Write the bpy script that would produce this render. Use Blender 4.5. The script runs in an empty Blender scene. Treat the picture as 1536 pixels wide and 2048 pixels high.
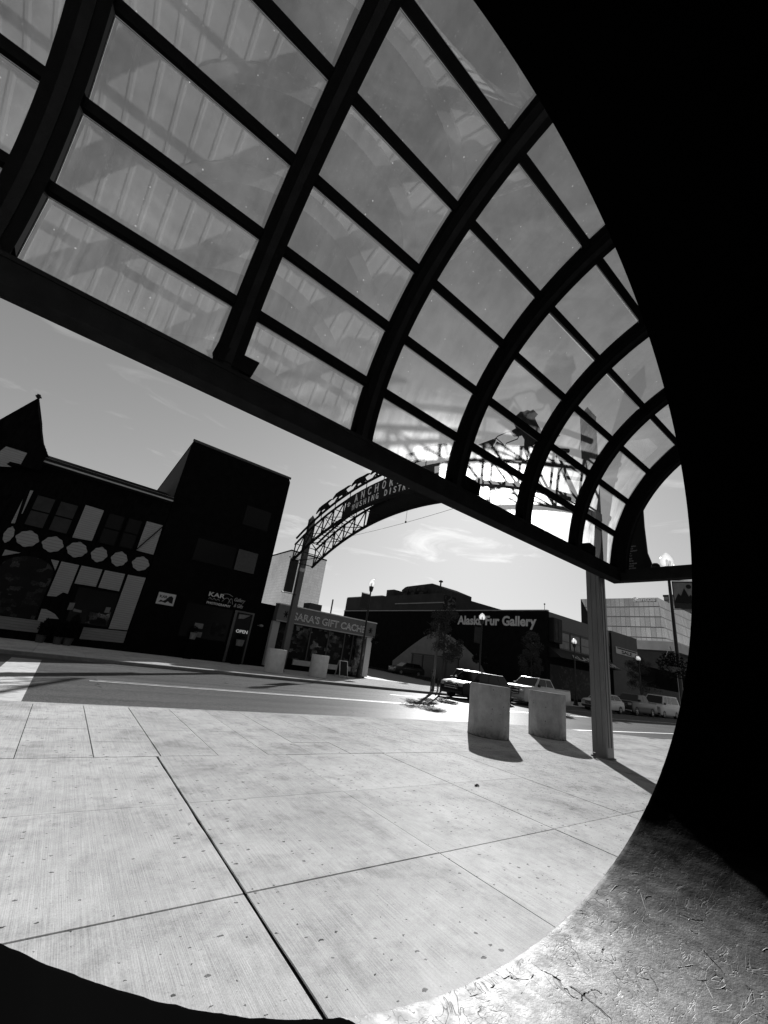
import bpy, bmesh, math, random
from mathutils import Vector, Matrix
R = math.radians
rnd = random.Random(7)
scn = bpy.context.scene
COL = scn.collection

# ------------------------------------------------------------------ camera, sky, sun, exposure
cam = bpy.data.cameras.new('camera'); camo = bpy.data.objects.new('camera', cam); COL.objects.link(camo)
RT = Vector((0.7793121, -0.6116273, 0.1363259)); DN = Vector((0.3148781, 0.1941252, -0.9290679)); FW = Vector((0.5417790, 0.7669599, 0.3438722))
M = Matrix.Identity(4)
for i in range(3):
    M[i][0] = RT[i]; M[i][1] = -DN[i]; M[i][2] = -FW[i]
M[0][3], M[1][3], M[2][3] = 0.0, 0.0, 1.5
camo.matrix_world = M
cam.sensor_fit = 'HORIZONTAL'; cam.sensor_width = 36.0; cam.lens = 36.0 * 800 / 1536
cam.clip_start = 0.02; cam.clip_end = 3000
scn.camera = camo
SUN_AZ, SUN_EL = 48.66, 24.64           # azimuth from +Y towards +X
SUN_POWER, SKY, EXPO = 5.0, 0.050, 1.6
scn.view_settings.view_transform = 'Standard'; scn.view_settings.look = 'None'
scn.view_settings.exposure = EXPO; scn.view_settings.gamma = 1.0
world = bpy.data.worlds.new('World'); scn.world = world; world.use_nodes = True
nt = world.node_tree; nt.nodes.clear()
def N(t, kind, **kw):
    n = t.nodes.new(kind)
    for k, v in kw.items(): setattr(n, k, v)
    return n
sky = N(nt, 'ShaderNodeTexSky', sky_type='NISHITA', sun_disc=False, sun_elevation=R(SUN_EL), sun_rotation=R(SUN_AZ), altitude=50)
sky.air_density = 1.0; sky.dust_density = .45; sky.ozone_density = 1.0
sep = N(nt, 'ShaderNodeSeparateColor'); nt.links.new(sky.outputs[0], sep.inputs[0])
def wm(op, a, b):
    n = N(nt, 'ShaderNodeMath', operation=op)
    for i, v in enumerate((a, b)):
        if isinstance(v, (int, float)): n.inputs[i].default_value = v
        else: nt.links.new(v, n.inputs[i])
    return n.outputs[0]
# black and white film with a red filter: grey = .50 R + .32 G + .18 B
grey = wm('ADD', wm('ADD', wm('MULTIPLY', sep.outputs[0], .50), wm('MULTIPLY', sep.outputs[1], .32)), wm('MULTIPLY', sep.outputs[2], .18))
tc = N(nt, 'ShaderNodeTexCoord')
mp = N(nt, 'ShaderNodeMapping'); mp.inputs['Scale'].default_value = (2.2, 2.2, 9.0); mp.inputs['Rotation'].default_value = (R(8), R(14), 0)
nt.links.new(tc.outputs['Generated'], mp.inputs[0])
cl = N(nt, 'ShaderNodeTexNoise'); cl.inputs['Scale'].default_value = 2.1; cl.inputs['Detail'].default_value = 9; cl.inputs['Roughness'].default_value = .62; cl.inputs['Distortion'].default_value = .6
nt.links.new(mp.outputs[0], cl.inputs['Vector'])
cr = N(nt, 'ShaderNodeMapRange'); cr.inputs[1].default_value = .55; cr.inputs[2].default_value = .80; cr.inputs[3].default_value = 0; cr.inputs[4].default_value = .55
nt.links.new(cl.outputs[0], cr.inputs[0])
grey = wm('DIVIDE', wm('MULTIPLY', grey, 1.06), wm('ADD', wm('MULTIPLY', grey, .133), 1.0))    # film shoulder
tot = wm('MULTIPLY', grey, wm('ADD', cr.outputs[0], 1.0))
bg = N(nt, 'ShaderNodeBackground'); bg.inputs[1].default_value = SKY
nt.links.new(tot, bg.inputs[0])
wo = N(nt, 'ShaderNodeOutputWorld'); nt.links.new(bg.outputs[0], wo.inputs[0])
sd = bpy.data.lights.new('sun', 'SUN'); sd.energy = SUN_POWER; sd.angle = R(.53); sd.color = (1, 1, 1)
so = bpy.data.objects.new('sun', sd); COL.objects.link(so)
SV = Vector((math.sin(R(SUN_AZ)) * math.cos(R(SUN_EL)), math.cos(R(SUN_AZ)) * math.cos(R(SUN_EL)), math.sin(R(SUN_EL))))
so.rotation_euler = SV.to_track_quat('Z', 'Y').to_euler()

# ------------------------------------------------------------------ materials
def mat(name, base=.3, rough=.7, spec=.5, metal=0., var=0., vscale=3., bump=0., bscale=40., stretch=None, detail=6, coat=0., emit=0.):
    m = bpy.data.materials.new(name); m.use_nodes = True
    t = m.node_tree; b = t.nodes['Principled BSDF']
    b.inputs['Base Color'].default_value = (base, base, base, 1)
    b.inputs['Roughness'].default_value = rough; b.inputs['Specular IOR Level'].default_value = spec; b.inputs['Metallic'].default_value = metal
    if coat: b.inputs['Coat Weight'].default_value = coat; b.inputs['Coat Roughness'].default_value = .04
    if emit: b.inputs['Emission Color'].default_value = (1, 1, 1, 1); b.inputs['Emission Strength'].default_value = emit
    c = N(t, 'ShaderNodeTexCoord'); mp_ = N(t, 'ShaderNodeMapping'); t.links.new(c.outputs['Object'], mp_.inputs[0])
    if stretch: mp_.inputs['Scale'].default_value = stretch
    if var:
        n = N(t, 'ShaderNodeTexNoise'); n.inputs['Scale'].default_value = vscale; n.inputs['Detail'].default_value = detail; n.inputs['Roughness'].default_value = .62
        t.links.new(mp_.outputs[0], n.inputs['Vector'])
        r = N(t, 'ShaderNodeMapRange'); r.inputs[1].default_value = .28; r.inputs[2].default_value = .72
        r.inputs[3].default_value = max(0, base * (1 - var)); r.inputs[4].default_value = min(1, base * (1 + var))
        t.links.new(n.outputs[0], r.inputs[0]); t.links.new(r.outputs[0], b.inputs['Base Color'])
    if bump:
        n2 = N(t, 'ShaderNodeTexNoise'); n2.inputs['Scale'].default_value = bscale; n2.inputs['Detail'].default_value = 5
        t.links.new(mp_.outputs[0], n2.inputs['Vector'])
        bp = N(t, 'ShaderNodeBump'); bp.inputs['Strength'].default_value = bump; bp.inputs['Distance'].default_value = .02
        t.links.new(n2.outputs[0], bp.inputs['Height']); t.links.new(bp.outputs[0], b.inputs['Normal'])
    return m
def tmath(t, op, a, b=0., clamp=False):
    n = N(t, 'ShaderNodeMath', operation=op, use_clamp=clamp)
    for i, v in enumerate((a, b)):
        if isinstance(v, (int, float)): n.inputs[i].default_value = v
        else: t.links.new(v, n.inputs[i])
    return n.outputs[0]
def tnoise(t, vec, scale, detail=4, rough=.55):
    n = N(t, 'ShaderNodeTexNoise'); n.inputs['Scale'].default_value = scale; n.inputs['Detail'].default_value = detail; n.inputs['Roughness'].default_value = rough
    t.links.new(vec, n.inputs['Vector']); return n.outputs[0]
def tmap(t, vec, scale, rot=(0, 0, 0)):
    n = N(t, 'ShaderNodeMapping'); n.inputs['Scale'].default_value = scale; n.inputs['Rotation'].default_value = rot; t.links.new(vec, n.inputs[0]); return n.outputs[0]
def trange(t, v, a, b, c, d):
    n = N(t, 'ShaderNodeMapRange')
    for i, x in enumerate((a, b, c, d)): n.inputs[i + 1].default_value = x
    t.links.new(v, n.inputs[0]); return n.outputs[0]

def pavement_material():
    m = bpy.data.materials.new('broomed_concrete'); m.use_nodes = True; t = m.node_tree; b = t.nodes['Principled BSDF']
    p = N(t, 'ShaderNodeNewGeometry').outputs['Position']
    big = tnoise(t, p, .9, 6, .6); mid = tnoise(t, p, 7, 6, .65); fine = tnoise(t, p, 90, 3, .6)
    broom = tnoise(t, tmap(t, p, (170, 2.2, 1)), 1.0, 3, .6)
    broom2 = tnoise(t, tmap(t, p, (60, 1.1, 1)), 1.0, 3, .6)
    # pits: a few dark specks, denser towards the kerb posts
    v = N(t, 'ShaderNodeTexVoronoi', feature='F1', voronoi_dimensions='2D'); v.inputs['Scale'].default_value = 8.5
    wob = N(t, 'ShaderNodeTexNoise'); wob.inputs['Scale'].default_value = 40; wob.inputs['Detail'].default_value = 3; t.links.new(p, wob.inputs['Vector'])
    wv = N(t, 'ShaderNodeVectorMath', operation='MULTIPLY_ADD'); t.links.new(wob.outputs['Color'], wv.inputs[0]); wv.inputs[1].default_value = (.05, .03, 0); t.links.new(p, wv.inputs[2]); pw = wv.outputs[0]
    t.links.new(tmap(t, pw, (.75, 1.15, 1)), v.inputs['Vector'])
    vs = N(t, 'ShaderNodeSeparateColor'); t.links.new(v.outputs['Color'], vs.inputs[0])
    size = tmath(t, 'MULTIPLY', tmath(t, 'MULTIPLY', trange(t, vs.outputs[0], .2, 1., 0., .10), trange(t, tnoise(t, p, .9, 4), .38, .62, .3, 1.25)), 1.)
    pit = tmath(t, 'LESS_THAN', v.outputs['Distance'], size)
    v2 = N(t, 'ShaderNodeTexVoronoi', feature='F1', voronoi_dimensions='2D'); v2.inputs['Scale'].default_value = 15; t.links.new(pw, v2.inputs['Vector'])
    vs2 = N(t, 'ShaderNodeSeparateColor'); t.links.new(v2.outputs['Color'], vs2.inputs[0])
    sx = N(t, 'ShaderNodeSeparateXYZ'); t.links.new(p, sx.inputs[0])
    dens = tmath(t, 'MULTIPLY', trange(t, sx.outputs[0], 2.5, 6.5, .25, 1.), trange(t, tnoise(t, p, 1.3, 4), .35, .6, .3, 1.2))
    size2 = tmath(t, 'MULTIPLY', trange(t, vs2.outputs[1], .3, 1., .0, .26), dens)
    pit2 = tmath(t, 'LESS_THAN', v2.outputs['Distance'], size2)
    a = trange(t, big, .3, .7, .43, .60)
    a = tmath(t, 'ADD', a, trange(t, N(t, 'ShaderNodeNewGeometry').outputs['Random Per Island'], 0., 1., -.035, .035))
    a = tmath(t, 'ADD', a, trange(t, mid, .3, .7, -.06, .05)); a = tmath(t, 'ADD', a, trange(t, fine, .3, .7, -.055, .05))
    a = tmath(t, 'ADD', a, trange(t, broom, .35, .65, -.065, .05)); a = tmath(t, 'ADD', a, trange(t, broom2, .35, .65, -.03, .03))
    st = trange(t, tnoise(t, p, 1.9, 7, .72), .5, .75, 0., .22); a = tmath(t, 'SUBTRACT', a, st)
    a = tmath(t, 'SUBTRACT', a, tmath(t, 'MULTIPLY', pit, .38)); a = tmath(t, 'SUBTRACT', a, tmath(t, 'MULTIPLY', pit2, .20))
    a = tmath(t, 'MULTIPLY', a, .75)
    t.links.new(a, b.inputs['Base Color'])
    b.inputs['Roughness'].default_value = .9; b.inputs['Specular IOR Level'].default_value = .08
    h = tmath(t, 'ADD', tmath(t, 'MULTIPLY', broom, .6), tmath(t, 'MULTIPLY', fine, .5)); h = tmath(t, 'SUBTRACT', h, tmath(t, 'MULTIPLY', pit, .6))
    bp = N(t, 'ShaderNodeBump'); bp.inputs['Strength'].default_value = .30; bp.inputs['Distance'].default_value = .006
    t.links.new(h, bp.inputs['Height']); t.links.new(bp.outputs[0], b.inputs['Normal'])
    return m
def asphalt_material():
    m = bpy.data.materials.new('asphalt'); m.use_nodes = True; t = m.node_tree; b = t.nodes['Principled BSDF']
    p = N(t, 'ShaderNodeNewGeometry').outputs['Position']
    big = tnoise(t, tmap(t, p, (.25, 1.2, 1)), 1., 5, .6); fine = tnoise(t, p, 45, 4, .7); mid = tnoise(t, p, 9, 5, .7)
    a = trange(t, big, .3, .7, .056, .082); a = tmath(t, 'ADD', a, trange(t, fine, .3, .7, -.045, .055)); a = tmath(t, 'ADD', a, trange(t, mid, .3, .7, -.012, .012))
    ed = N(t, 'ShaderNodeTexVoronoi', feature='DISTANCE_TO_EDGE', voronoi_dimensions='2D'); ed.inputs['Scale'].default_value = .35
    wz = N(t, 'ShaderNodeTexNoise'); wz.inputs['Scale'].default_value = 1.5; wz.inputs['Detail'].default_value = 5; t.links.new(p, wz.inputs['Vector'])
    wq = N(t, 'ShaderNodeVectorMath', operation='MULTIPLY_ADD'); t.links.new(wz.outputs['Color'], wq.inputs[0]); wq.inputs[1].default_value = (1.2, 1.2, 0); t.links.new(p, wq.inputs[2]); t.links.new(wq.outputs[0], ed.inputs['Vector'])
    crk = tmath(t, 'MULTIPLY', tmath(t, 'LESS_THAN', ed.outputs['Distance'], .006), trange(t, tnoise(t, p, .2, 2), .5, .55, 0., 1.))
    tyre = trange(t, tnoise(t, tmap(t, p, (.05, 1.1, 1)), 1., 3), .5, .7, 0., .35)
    a = tmath(t, 'MULTIPLY', a, tmath(t, 'SUBTRACT', 1., tmath(t, 'MULTIPLY', crk, .6))); a = tmath(t, 'MULTIPLY', a, tmath(t, 'SUBTRACT', 1., tyre))
    t.links.new(a, b.inputs['Base Color']); b.inputs['Roughness'].default_value = .7; b.inputs['Specular IOR Level'].default_value = .09
    bp = N(t, 'ShaderNodeBump'); bp.inputs['Strength'].default_value = .4; bp.inputs['Distance'].default_value = .008
    t.links.new(fine, bp.inputs['Height']); t.links.new(bp.outputs[0], b.inputs['Normal'])
    return m
def paint_material():
    m = bpy.data.materials.new('worn_road_paint'); m.use_nodes = True; t = m.node_tree; b = t.nodes['Principled BSDF']
    p = N(t, 'ShaderNodeNewGeometry').outputs['Position']
    w = tnoise(t, tmap(t, p, (1.2, 3.2, 1)), 3., 7, .7)
    t.links.new(trange(t, w, .36, .52, .13, .32), b.inputs['Base Color']); b.inputs['Roughness'].default_value = .6
    return m
def glass_material():
    m = bpy.data.materials.new('dusty_canopy_glass'); m.use_nodes = True; t = m.node_tree; t.nodes.clear()
    out = N(t, 'ShaderNodeOutputMaterial')
    g = N(t, 'ShaderNodeNewGeometry'); p = g.outputs['Position']
    lw = N(t, 'ShaderNodeLayerWeight'); lw.inputs['Blend'].default_value = .5
    f = tmath(t, 'POWER', lw.outputs['Facing'], 5.0); f = tmath(t, 'ADD', tmath(t, 'MULTIPLY', f, .85), .095)
    tr = N(t, 'ShaderNodeBsdfTransparent'); tr.inputs[0].default_value = (.50, .50, .50, 1)
    gl = N(t, 'ShaderNodeBsdfGlossy'); gl.inputs['Roughness'].default_value = .015
    m1 = N(t, 'ShaderNodeMixShader'); t.links.new(f, m1.inputs[0]); t.links.new(tr.outputs[0], m1.inputs[1]); t.links.new(gl.outputs[0], m1.inputs[2])
    # dust: soft smears, downward runs, specks
    tl = N(t, 'ShaderNodeBsdfTranslucent'); tl.inputs[0].default_value = (.20, .20, .20, 1)
    smear = trange(t, tnoise(t, p, 1.3, 8, .66), .40, .78, .0, .12)
    pz = N(t, 'ShaderNodeSeparateXYZ'); t.links.new(p, pz.inputs[0])
    low = trange(t, pz.outputs[2], 5.0, 6.6, 1., .18)
    runs = tmath(t, 'MULTIPLY', trange(t, tnoise(t, tmap(t, p, (14, 1.0, 1.0)), 1., 6, .62), .45, .8, 0., .16), low)
    sc = trange(t, tnoise(t, tmap(t, p, (16, 5, 40), (.6, .3, .2)), 1., 4, .6), .68, .78, 0., .08)
    v = N(t, 'ShaderNodeTexVoronoi', feature='F1', voronoi_dimensions='2D'); v.inputs['Scale'].default_value = 5; pf = tmap(t, p, (1, 1, 1), (R(60), 0, 0)); t.links.new(pf, v.inputs['Vector'])
    vs = N(t, 'ShaderNodeSeparateColor'); t.links.new(v.outputs['Color'], vs.inputs[0])
    spk = tmath(t, 'MULTIPLY', tmath(t, 'LESS_THAN', v.outputs['Distance'], trange(t, vs.outputs[0], .7, 1., 0., .05)), .45)
    v2 = N(t, 'ShaderNodeTexVoronoi', feature='F1', voronoi_dimensions='2D'); v2.inputs['Scale'].default_value = 21; t.links.new(pf, v2.inputs['Vector'])
    vs2 = N(t, 'ShaderNodeSeparateColor'); t.links.new(v2.outputs['Color'], vs2.inputs[0])
    spk2 = tmath(t, 'MULTIPLY', tmath(t, 'LESS_THAN', v2.outputs['Distance'], trange(t, vs2.outputs[0], .72, 1., 0., .12)), .2)
    d = tmath(t, 'ADD', tmath(t, 'ADD', smear, runs), tmath(t, 'ADD', spk, tmath(t, 'ADD', spk2, sc)), clamp=True)
    d = tmath(t, 'ADD', d, .02, clamp=True)
    m2 = N(t, 'ShaderNodeMixShader'); t.links.new(d, m2.inputs[0]); t.links.new(m1.outputs[0], m2.inputs[1]); t.links.new(tl.outputs[0], m2.inputs[2])
    # forward scattering grime: glows only where one looks towards the sun through it
    ra_ = N(t, 'ShaderNodeBsdfRefraction'); ra_.inputs['Roughness'].default_value = .78; ra_.inputs['IOR'].default_value = 1.16
    rb_ = N(t, 'ShaderNodeBsdfRefraction'); rb_.inputs['Roughness'].default_value = .78; rb_.inputs['IOR'].default_value = .862
    rf_ = N(t, 'ShaderNodeMixShader'); t.links.new(ra_.outputs[0], rf_.inputs[1]); t.links.new(rb_.outputs[0], rf_.inputs[2])
    gr = tmath(t, 'MULTIPLY', trange(t, tnoise(t, tmap(t, p, (5, 1.2, 1.2)), 1., 8, .68), .3, .75, .006, .058), trange(t, pz.outputs[2], 5.1, 6.6, 1., .3))
    m3 = N(t, 'ShaderNodeMixShader'); t.links.new(gr, m3.inputs[0]); t.links.new(m2.outputs[0], m3.inputs[1]); t.links.new(rf_.outputs[0], m3.inputs[2])
    rc_ = N(t, 'ShaderNodeBsdfRefraction'); rc_.inputs['Roughness'].default_value = .95; rc_.inputs['IOR'].default_value = 1.45
    rd_ = N(t, 'ShaderNodeBsdfRefraction'); rd_.inputs['Roughness'].default_value = .95; rd_.inputs['IOR'].default_value = .69
    re_ = N(t, 'ShaderNodeMixShader'); t.links.new(rc_.outputs[0], re_.inputs[1]); t.links.new(rd_.outputs[0], re_.inputs[2])
    m4 = N(t, 'ShaderNodeMixShader'); t.links.new(trange(t, tnoise(t, tmap(t, p, (3, 1.2, 1.2)), 1., 7, .66), .3, .7, .0004, .0018), m4.inputs[0]); t.links.new(m3.outputs[0], m4.inputs[1]); t.links.new(re_.outputs[0], m4.inputs[2])
    t.links.new(m4.outputs[0], out.inputs[0])
    return m
def tunnel_material():
    m = bpy.data.materials.new('dark_plaster'); m.use_nodes = True; t = m.node_tree; b = t.nodes['Principled BSDF']
    p = N(t, 'ShaderNodeNewGeometry').outputs['Position']
    n1 = tnoise(t, p, 70, 4, .6); n2 = tnoise(t, p, 4.0, 6, .65); n3 = tnoise(t, p, 170, 3, .6); n4 = tnoise(t, p, 22, 4, .6)
    a = trange(t, n2, .3, .7, .07, .125)
    scr = N(t, 'ShaderNodeTexNoise'); scr.inputs['Scale'].default_value = 5; scr.inputs['Detail'].default_value = 3; scr.inputs['Distortion'].default_value = 2.5
    t.links.new(tmap(t, p, (1, 2.4, 1), (0, 0, .7)), scr.inputs['Vector'])
    line = tmath(t, 'ABSOLUTE', tmath(t, 'SUBTRACT', scr.outputs[0], .56))
    line = trange(t, line, .0, .016, 1., 0.); gate = trange(t, tnoise(t, p, 6, 3), .42, .52, 0., 1.); line = tmath(t, 'MULTIPLY', line, gate)
    sc2 = N(t, 'ShaderNodeTexNoise'); sc2.inputs['Scale'].default_value = 7; sc2.inputs['Detail'].default_value = 2; sc2.inputs['Distortion'].default_value = 1.6
    t.links.new(tmap(t, p, (1.6, 1, 1), (0, 0, -.5)), sc2.inputs['Vector'])
    ln2 = trange(t, tmath(t, 'ABSOLUTE', tmath(t, 'SUBTRACT', sc2.outputs[0], .47)), 0., .012, 1., 0.); ln2 = tmath(t, 'MULTIPLY', ln2, trange(t, tnoise(t, p, 5, 3), .45, .55, 0., 1.))
    a = tmath(t, 'ADD', a, tmath(t, 'MULTIPLY', line, .22)); a = tmath(t, 'MULTIPLY', a, tmath(t, 'SUBTRACT', 1., tmath(t, 'MULTIPLY', ln2, .8)))
    # the left run of the passage is coloured near black; paler plaster begins at a ragged edge
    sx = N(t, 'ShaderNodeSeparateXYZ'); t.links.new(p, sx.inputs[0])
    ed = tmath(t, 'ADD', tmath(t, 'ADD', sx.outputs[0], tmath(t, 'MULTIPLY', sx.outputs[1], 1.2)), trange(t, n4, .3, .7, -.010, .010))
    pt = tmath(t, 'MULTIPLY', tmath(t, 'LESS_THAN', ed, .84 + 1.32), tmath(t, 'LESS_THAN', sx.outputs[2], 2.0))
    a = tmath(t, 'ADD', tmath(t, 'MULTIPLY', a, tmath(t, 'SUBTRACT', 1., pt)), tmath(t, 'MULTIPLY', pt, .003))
    # shade past the sunlit foot is painted in: colour fades to near black upwards
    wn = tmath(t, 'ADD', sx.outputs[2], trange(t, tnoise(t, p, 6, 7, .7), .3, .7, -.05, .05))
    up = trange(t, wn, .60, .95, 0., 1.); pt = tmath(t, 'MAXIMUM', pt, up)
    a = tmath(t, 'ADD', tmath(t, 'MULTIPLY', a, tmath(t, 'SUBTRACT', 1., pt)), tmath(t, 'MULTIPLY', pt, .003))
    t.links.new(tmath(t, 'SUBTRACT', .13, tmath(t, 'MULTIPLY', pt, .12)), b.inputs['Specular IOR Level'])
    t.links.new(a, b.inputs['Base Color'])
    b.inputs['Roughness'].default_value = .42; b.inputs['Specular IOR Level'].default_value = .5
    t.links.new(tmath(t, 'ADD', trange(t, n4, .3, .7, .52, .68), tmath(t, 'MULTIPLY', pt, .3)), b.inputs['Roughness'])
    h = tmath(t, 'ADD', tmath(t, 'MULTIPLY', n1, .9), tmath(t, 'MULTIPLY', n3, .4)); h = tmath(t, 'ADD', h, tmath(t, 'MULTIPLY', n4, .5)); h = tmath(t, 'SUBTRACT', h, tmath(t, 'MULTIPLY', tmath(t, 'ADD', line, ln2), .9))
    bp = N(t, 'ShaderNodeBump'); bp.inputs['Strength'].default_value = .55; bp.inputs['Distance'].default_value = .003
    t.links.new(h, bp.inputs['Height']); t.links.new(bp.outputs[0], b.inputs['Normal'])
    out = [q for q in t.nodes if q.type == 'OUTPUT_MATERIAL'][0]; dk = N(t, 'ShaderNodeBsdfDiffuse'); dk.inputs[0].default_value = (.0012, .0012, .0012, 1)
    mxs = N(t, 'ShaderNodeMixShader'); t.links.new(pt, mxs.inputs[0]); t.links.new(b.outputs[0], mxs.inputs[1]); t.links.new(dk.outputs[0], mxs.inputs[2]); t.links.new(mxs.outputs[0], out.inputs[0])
    return m
def grid_material(name, face, line, sx, sz, axis, rough=.15, metal=.6, lw=.06, vary=.25):
    """curtain wall: panes of slightly different reflectance between darker joints; axis 'x' or 'y' is the wall's length"""
    m = bpy.data.materials.new(name); m.use_nodes = True; t = m.node_tree; b = t.nodes['Principled BSDF']
    p = N(t, 'ShaderNodeNewGeometry').outputs['Position']; s = N(t, 'ShaderNodeSeparateXYZ'); t.links.new(p, s.inputs[0])
    def cell(o, d): return tmath(t, 'FRACT', tmath(t, 'DIVIDE', o, d)), tmath(t, 'FLOOR', tmath(t, 'DIVIDE', o, d))
    u = tmath(t, 'ADD', s.outputs[0], s.outputs[1])
    fu, iu = cell(u, sx); fz, iz = cell(s.outputs[2], sz)
    jl = tmath(t, 'MAXIMUM', tmath(t, 'LESS_THAN', fu, lw), tmath(t, 'LESS_THAN', fz, lw * 1.6))
    cb = N(t, 'ShaderNodeCombineXYZ'); t.links.new(iu, cb.inputs[0]); t.links.new(iz, cb.inputs[1])
    wn = N(t, 'ShaderNodeTexWhiteNoise', noise_dimensions='2D'); t.links.new(cb.outputs[0], wn.inputs['Vector'])
    a = trange(t, wn.outputs[0], 0, 1, face * (1 - vary), face * (1 + vary))
    a = tmath(t, 'MULTIPLY', a, trange(t, tnoise(t, p, .08, 4), .3, .7, .8, 1.2))
    mx = tmath(t, 'ADD', tmath(t, 'MULTIPLY', a, tmath(t, 'SUBTRACT', 1., jl)), tmath(t, 'MULTIPLY', jl, line))
    t.links.new(mx, b.inputs['Base Color']); b.inputs['Roughness'].default_value = rough; b.inputs['Metallic'].default_value = metal
    return m
def lap_material(name, base, pitch):
    m = bpy.data.materials.new(name); m.use_nodes = True; t = m.node_tree; b = t.nodes['Principled BSDF']
    p = N(t, 'ShaderNodeNewGeometry').outputs['Position']; s = N(t, 'ShaderNodeSeparateXYZ'); t.links.new(p, s.inputs[0])
    fz = tmath(t, 'FRACT', tmath(t, 'DIVIDE', s.outputs[2], pitch))
    a = trange(t, tnoise(t, tmap(t, p, (2, 2, 30)), 1., 4), .3, .7, base * .85, base * 1.12)
    seam = tmath(t, 'LESS_THAN', fz, .13); a = tmath(t, 'MULTIPLY', a, tmath(t, 'SUBTRACT', 1., tmath(t, 'MULTIPLY', seam, .45)))
    t.links.new(a, b.inputs['Base Color']); b.inputs['Roughness'].default_value = .65
    bp = N(t, 'ShaderNodeBump'); bp.inputs['Strength'].default_value = .6; bp.inputs['Distance'].default_value = .02
    t.links.new(fz, bp.inputs['Height']); t.links.new(bp.outputs[0], b.inputs['Normal'])
    return m
def clutter_material(name, lo, hi, sc, thr=.52):
    """goods on shelves behind a shop window: small dark and pale shapes"""
    m = bpy.data.materials.new(name); m.use_nodes = True; t = m.node_tree; b = t.nodes['Principled BSDF']
    p = N(t, 'ShaderNodeNewGeometry').outputs['Position']
    v = N(t, 'ShaderNodeTexVoronoi', feature='F1', distance='CHEBYCHEV'); v.inputs['Scale'].default_value = sc; t.links.new(tmap(t, p, (1, 1, 1.3)), v.inputs['Vector'])
    vs = N(t, 'ShaderNodeSeparateColor'); t.links.new(v.outputs['Color'], vs.inputs[0])
    a = trange(t, vs.outputs[0], thr, 1., lo, hi); a = tmath(t, 'MULTIPLY', a, trange(t, tnoise(t, p, 1.2, 3), .4, .65, .15, 1.))
    a = tmath(t, 'MULTIPLY', a, trange(t, tnoise(t, p, sc * 5, 3), .35, .6, .3, 1.2))
    t.links.new(a, b.inputs['Base Color']); b.inputs['Roughness'].default_value = .5; b.inputs['Specular IOR Level'].default_value = .1
    return m
def leaf_material(name, base):
    m = mat(name, base, .6, .06, var=.5, vscale=6)
    b = m.node_tree.nodes['Principled BSDF']; b.inputs['Transmission Weight'].default_value = 0
    return m

K = {}
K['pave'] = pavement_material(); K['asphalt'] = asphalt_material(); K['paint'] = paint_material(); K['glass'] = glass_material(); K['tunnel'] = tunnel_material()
K['joint'] = mat('joint_filler', .010, .9, .0, var=.6, vscale=30)
K['kerb'] = mat('kerb_concrete', .15, .85, .2, var=.25, vscale=6, bump=.3, bscale=60)
def bollard_material():
    m = bpy.data.materials.new('cast_concrete'); m.use_nodes = True; t = m.node_tree; b = t.nodes['Principled BSDF']
    c = N(t, 'ShaderNodeTexCoord').outputs['Object']
    a = trange(t, tnoise(t, c, 4, 9, .65), .3, .7, .18, .26); a = tmath(t, 'ADD', a, trange(t, tnoise(t, c, 70, 3), .3, .7, -.02, .02))
    run = trange(t, tnoise(t, tmap(t, c, (5, 5, 1.3)), 1., 7, .68), .5, .8, 0., .28); a = tmath(t, 'MULTIPLY', a, tmath(t, 'SUBTRACT', 1., run))
    v = N(t, 'ShaderNodeTexVoronoi', feature='F1'); v.inputs['Scale'].default_value = 11; t.links.new(c, v.inputs['Vector']); vs = N(t, 'ShaderNodeSeparateColor'); t.links.new(v.outputs['Color'], vs.inputs[0])
    pit = tmath(t, 'LESS_THAN', v.outputs['Distance'], trange(t, vs.outputs[0], .6, 1., 0., .22)); a = tmath(t, 'MULTIPLY', a, tmath(t, 'SUBTRACT', 1., tmath(t, 'MULTIPLY', pit, .5)))
    s3 = N(t, 'ShaderNodeSeparateXYZ'); t.links.new(c, s3.inputs[0])
    spl = tmath(t, 'MULTIPLY', trange(t, tnoise(t, c, 9, 6, .7), .4, .65, 0., .6), trange(t, s3.outputs[2], .02, .28, 1., 0.)); a = tmath(t, 'MULTIPLY', a, tmath(t, 'SUBTRACT', 1., spl))
    t.links.new(a, b.inputs['Base Color'])
    bp = N(t, 'ShaderNodeBump'); bp.inputs['Strength'].default_value = .4; bp.inputs['Distance'].default_value = .01; t.links.new(tmath(t, 'SUBTRACT', tnoise(t, c, 60, 4), pit), bp.inputs['Height']); t.links.new(bp.outputs[0], b.inputs['Normal'])
    return m
K['bollard'] = bollard_material()
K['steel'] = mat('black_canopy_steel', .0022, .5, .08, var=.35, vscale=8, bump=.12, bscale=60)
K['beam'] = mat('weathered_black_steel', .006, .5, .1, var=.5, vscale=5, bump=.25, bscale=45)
K['edge_glow'] = mat('edge_glow_strip', .16, .7, .1, var=.3, vscale=20)
K['siding'] = mat('corrugated_siding', .62, .45, .5, var=.1, vscale=3)
K['archsteel'] = mat('painted_arch_steel', .012, .45, .3, var=.3, vscale=6)
K['postgrey'] = mat('grey_post_paint', .06, .42, .5, var=.2, vscale=4, bump=.08, bscale=30, stretch=(1, 1, .3))
K['panel'] = mat('sign_panel_black', .005, .6, .15, var=.3, vscale=6)
K['letter'] = mat('sign_letter_grey', .62, .6, .3, var=.12, vscale=9)
K['silh'] = mat('cut_steel_plate', .014, .5, .3, var=.3, vscale=7)
K['white'] = mat('white_paint', .62, .6, .3, var=.1, vscale=6)
K['offwhite'] = mat('dull_white_paint', .32, .7, .3, var=.2, vscale=6)
K['darkwood'] = mat('dark_timber', .005, .8, .15, var=.5, vscale=7, stretch=(1, 1, .3))
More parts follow.
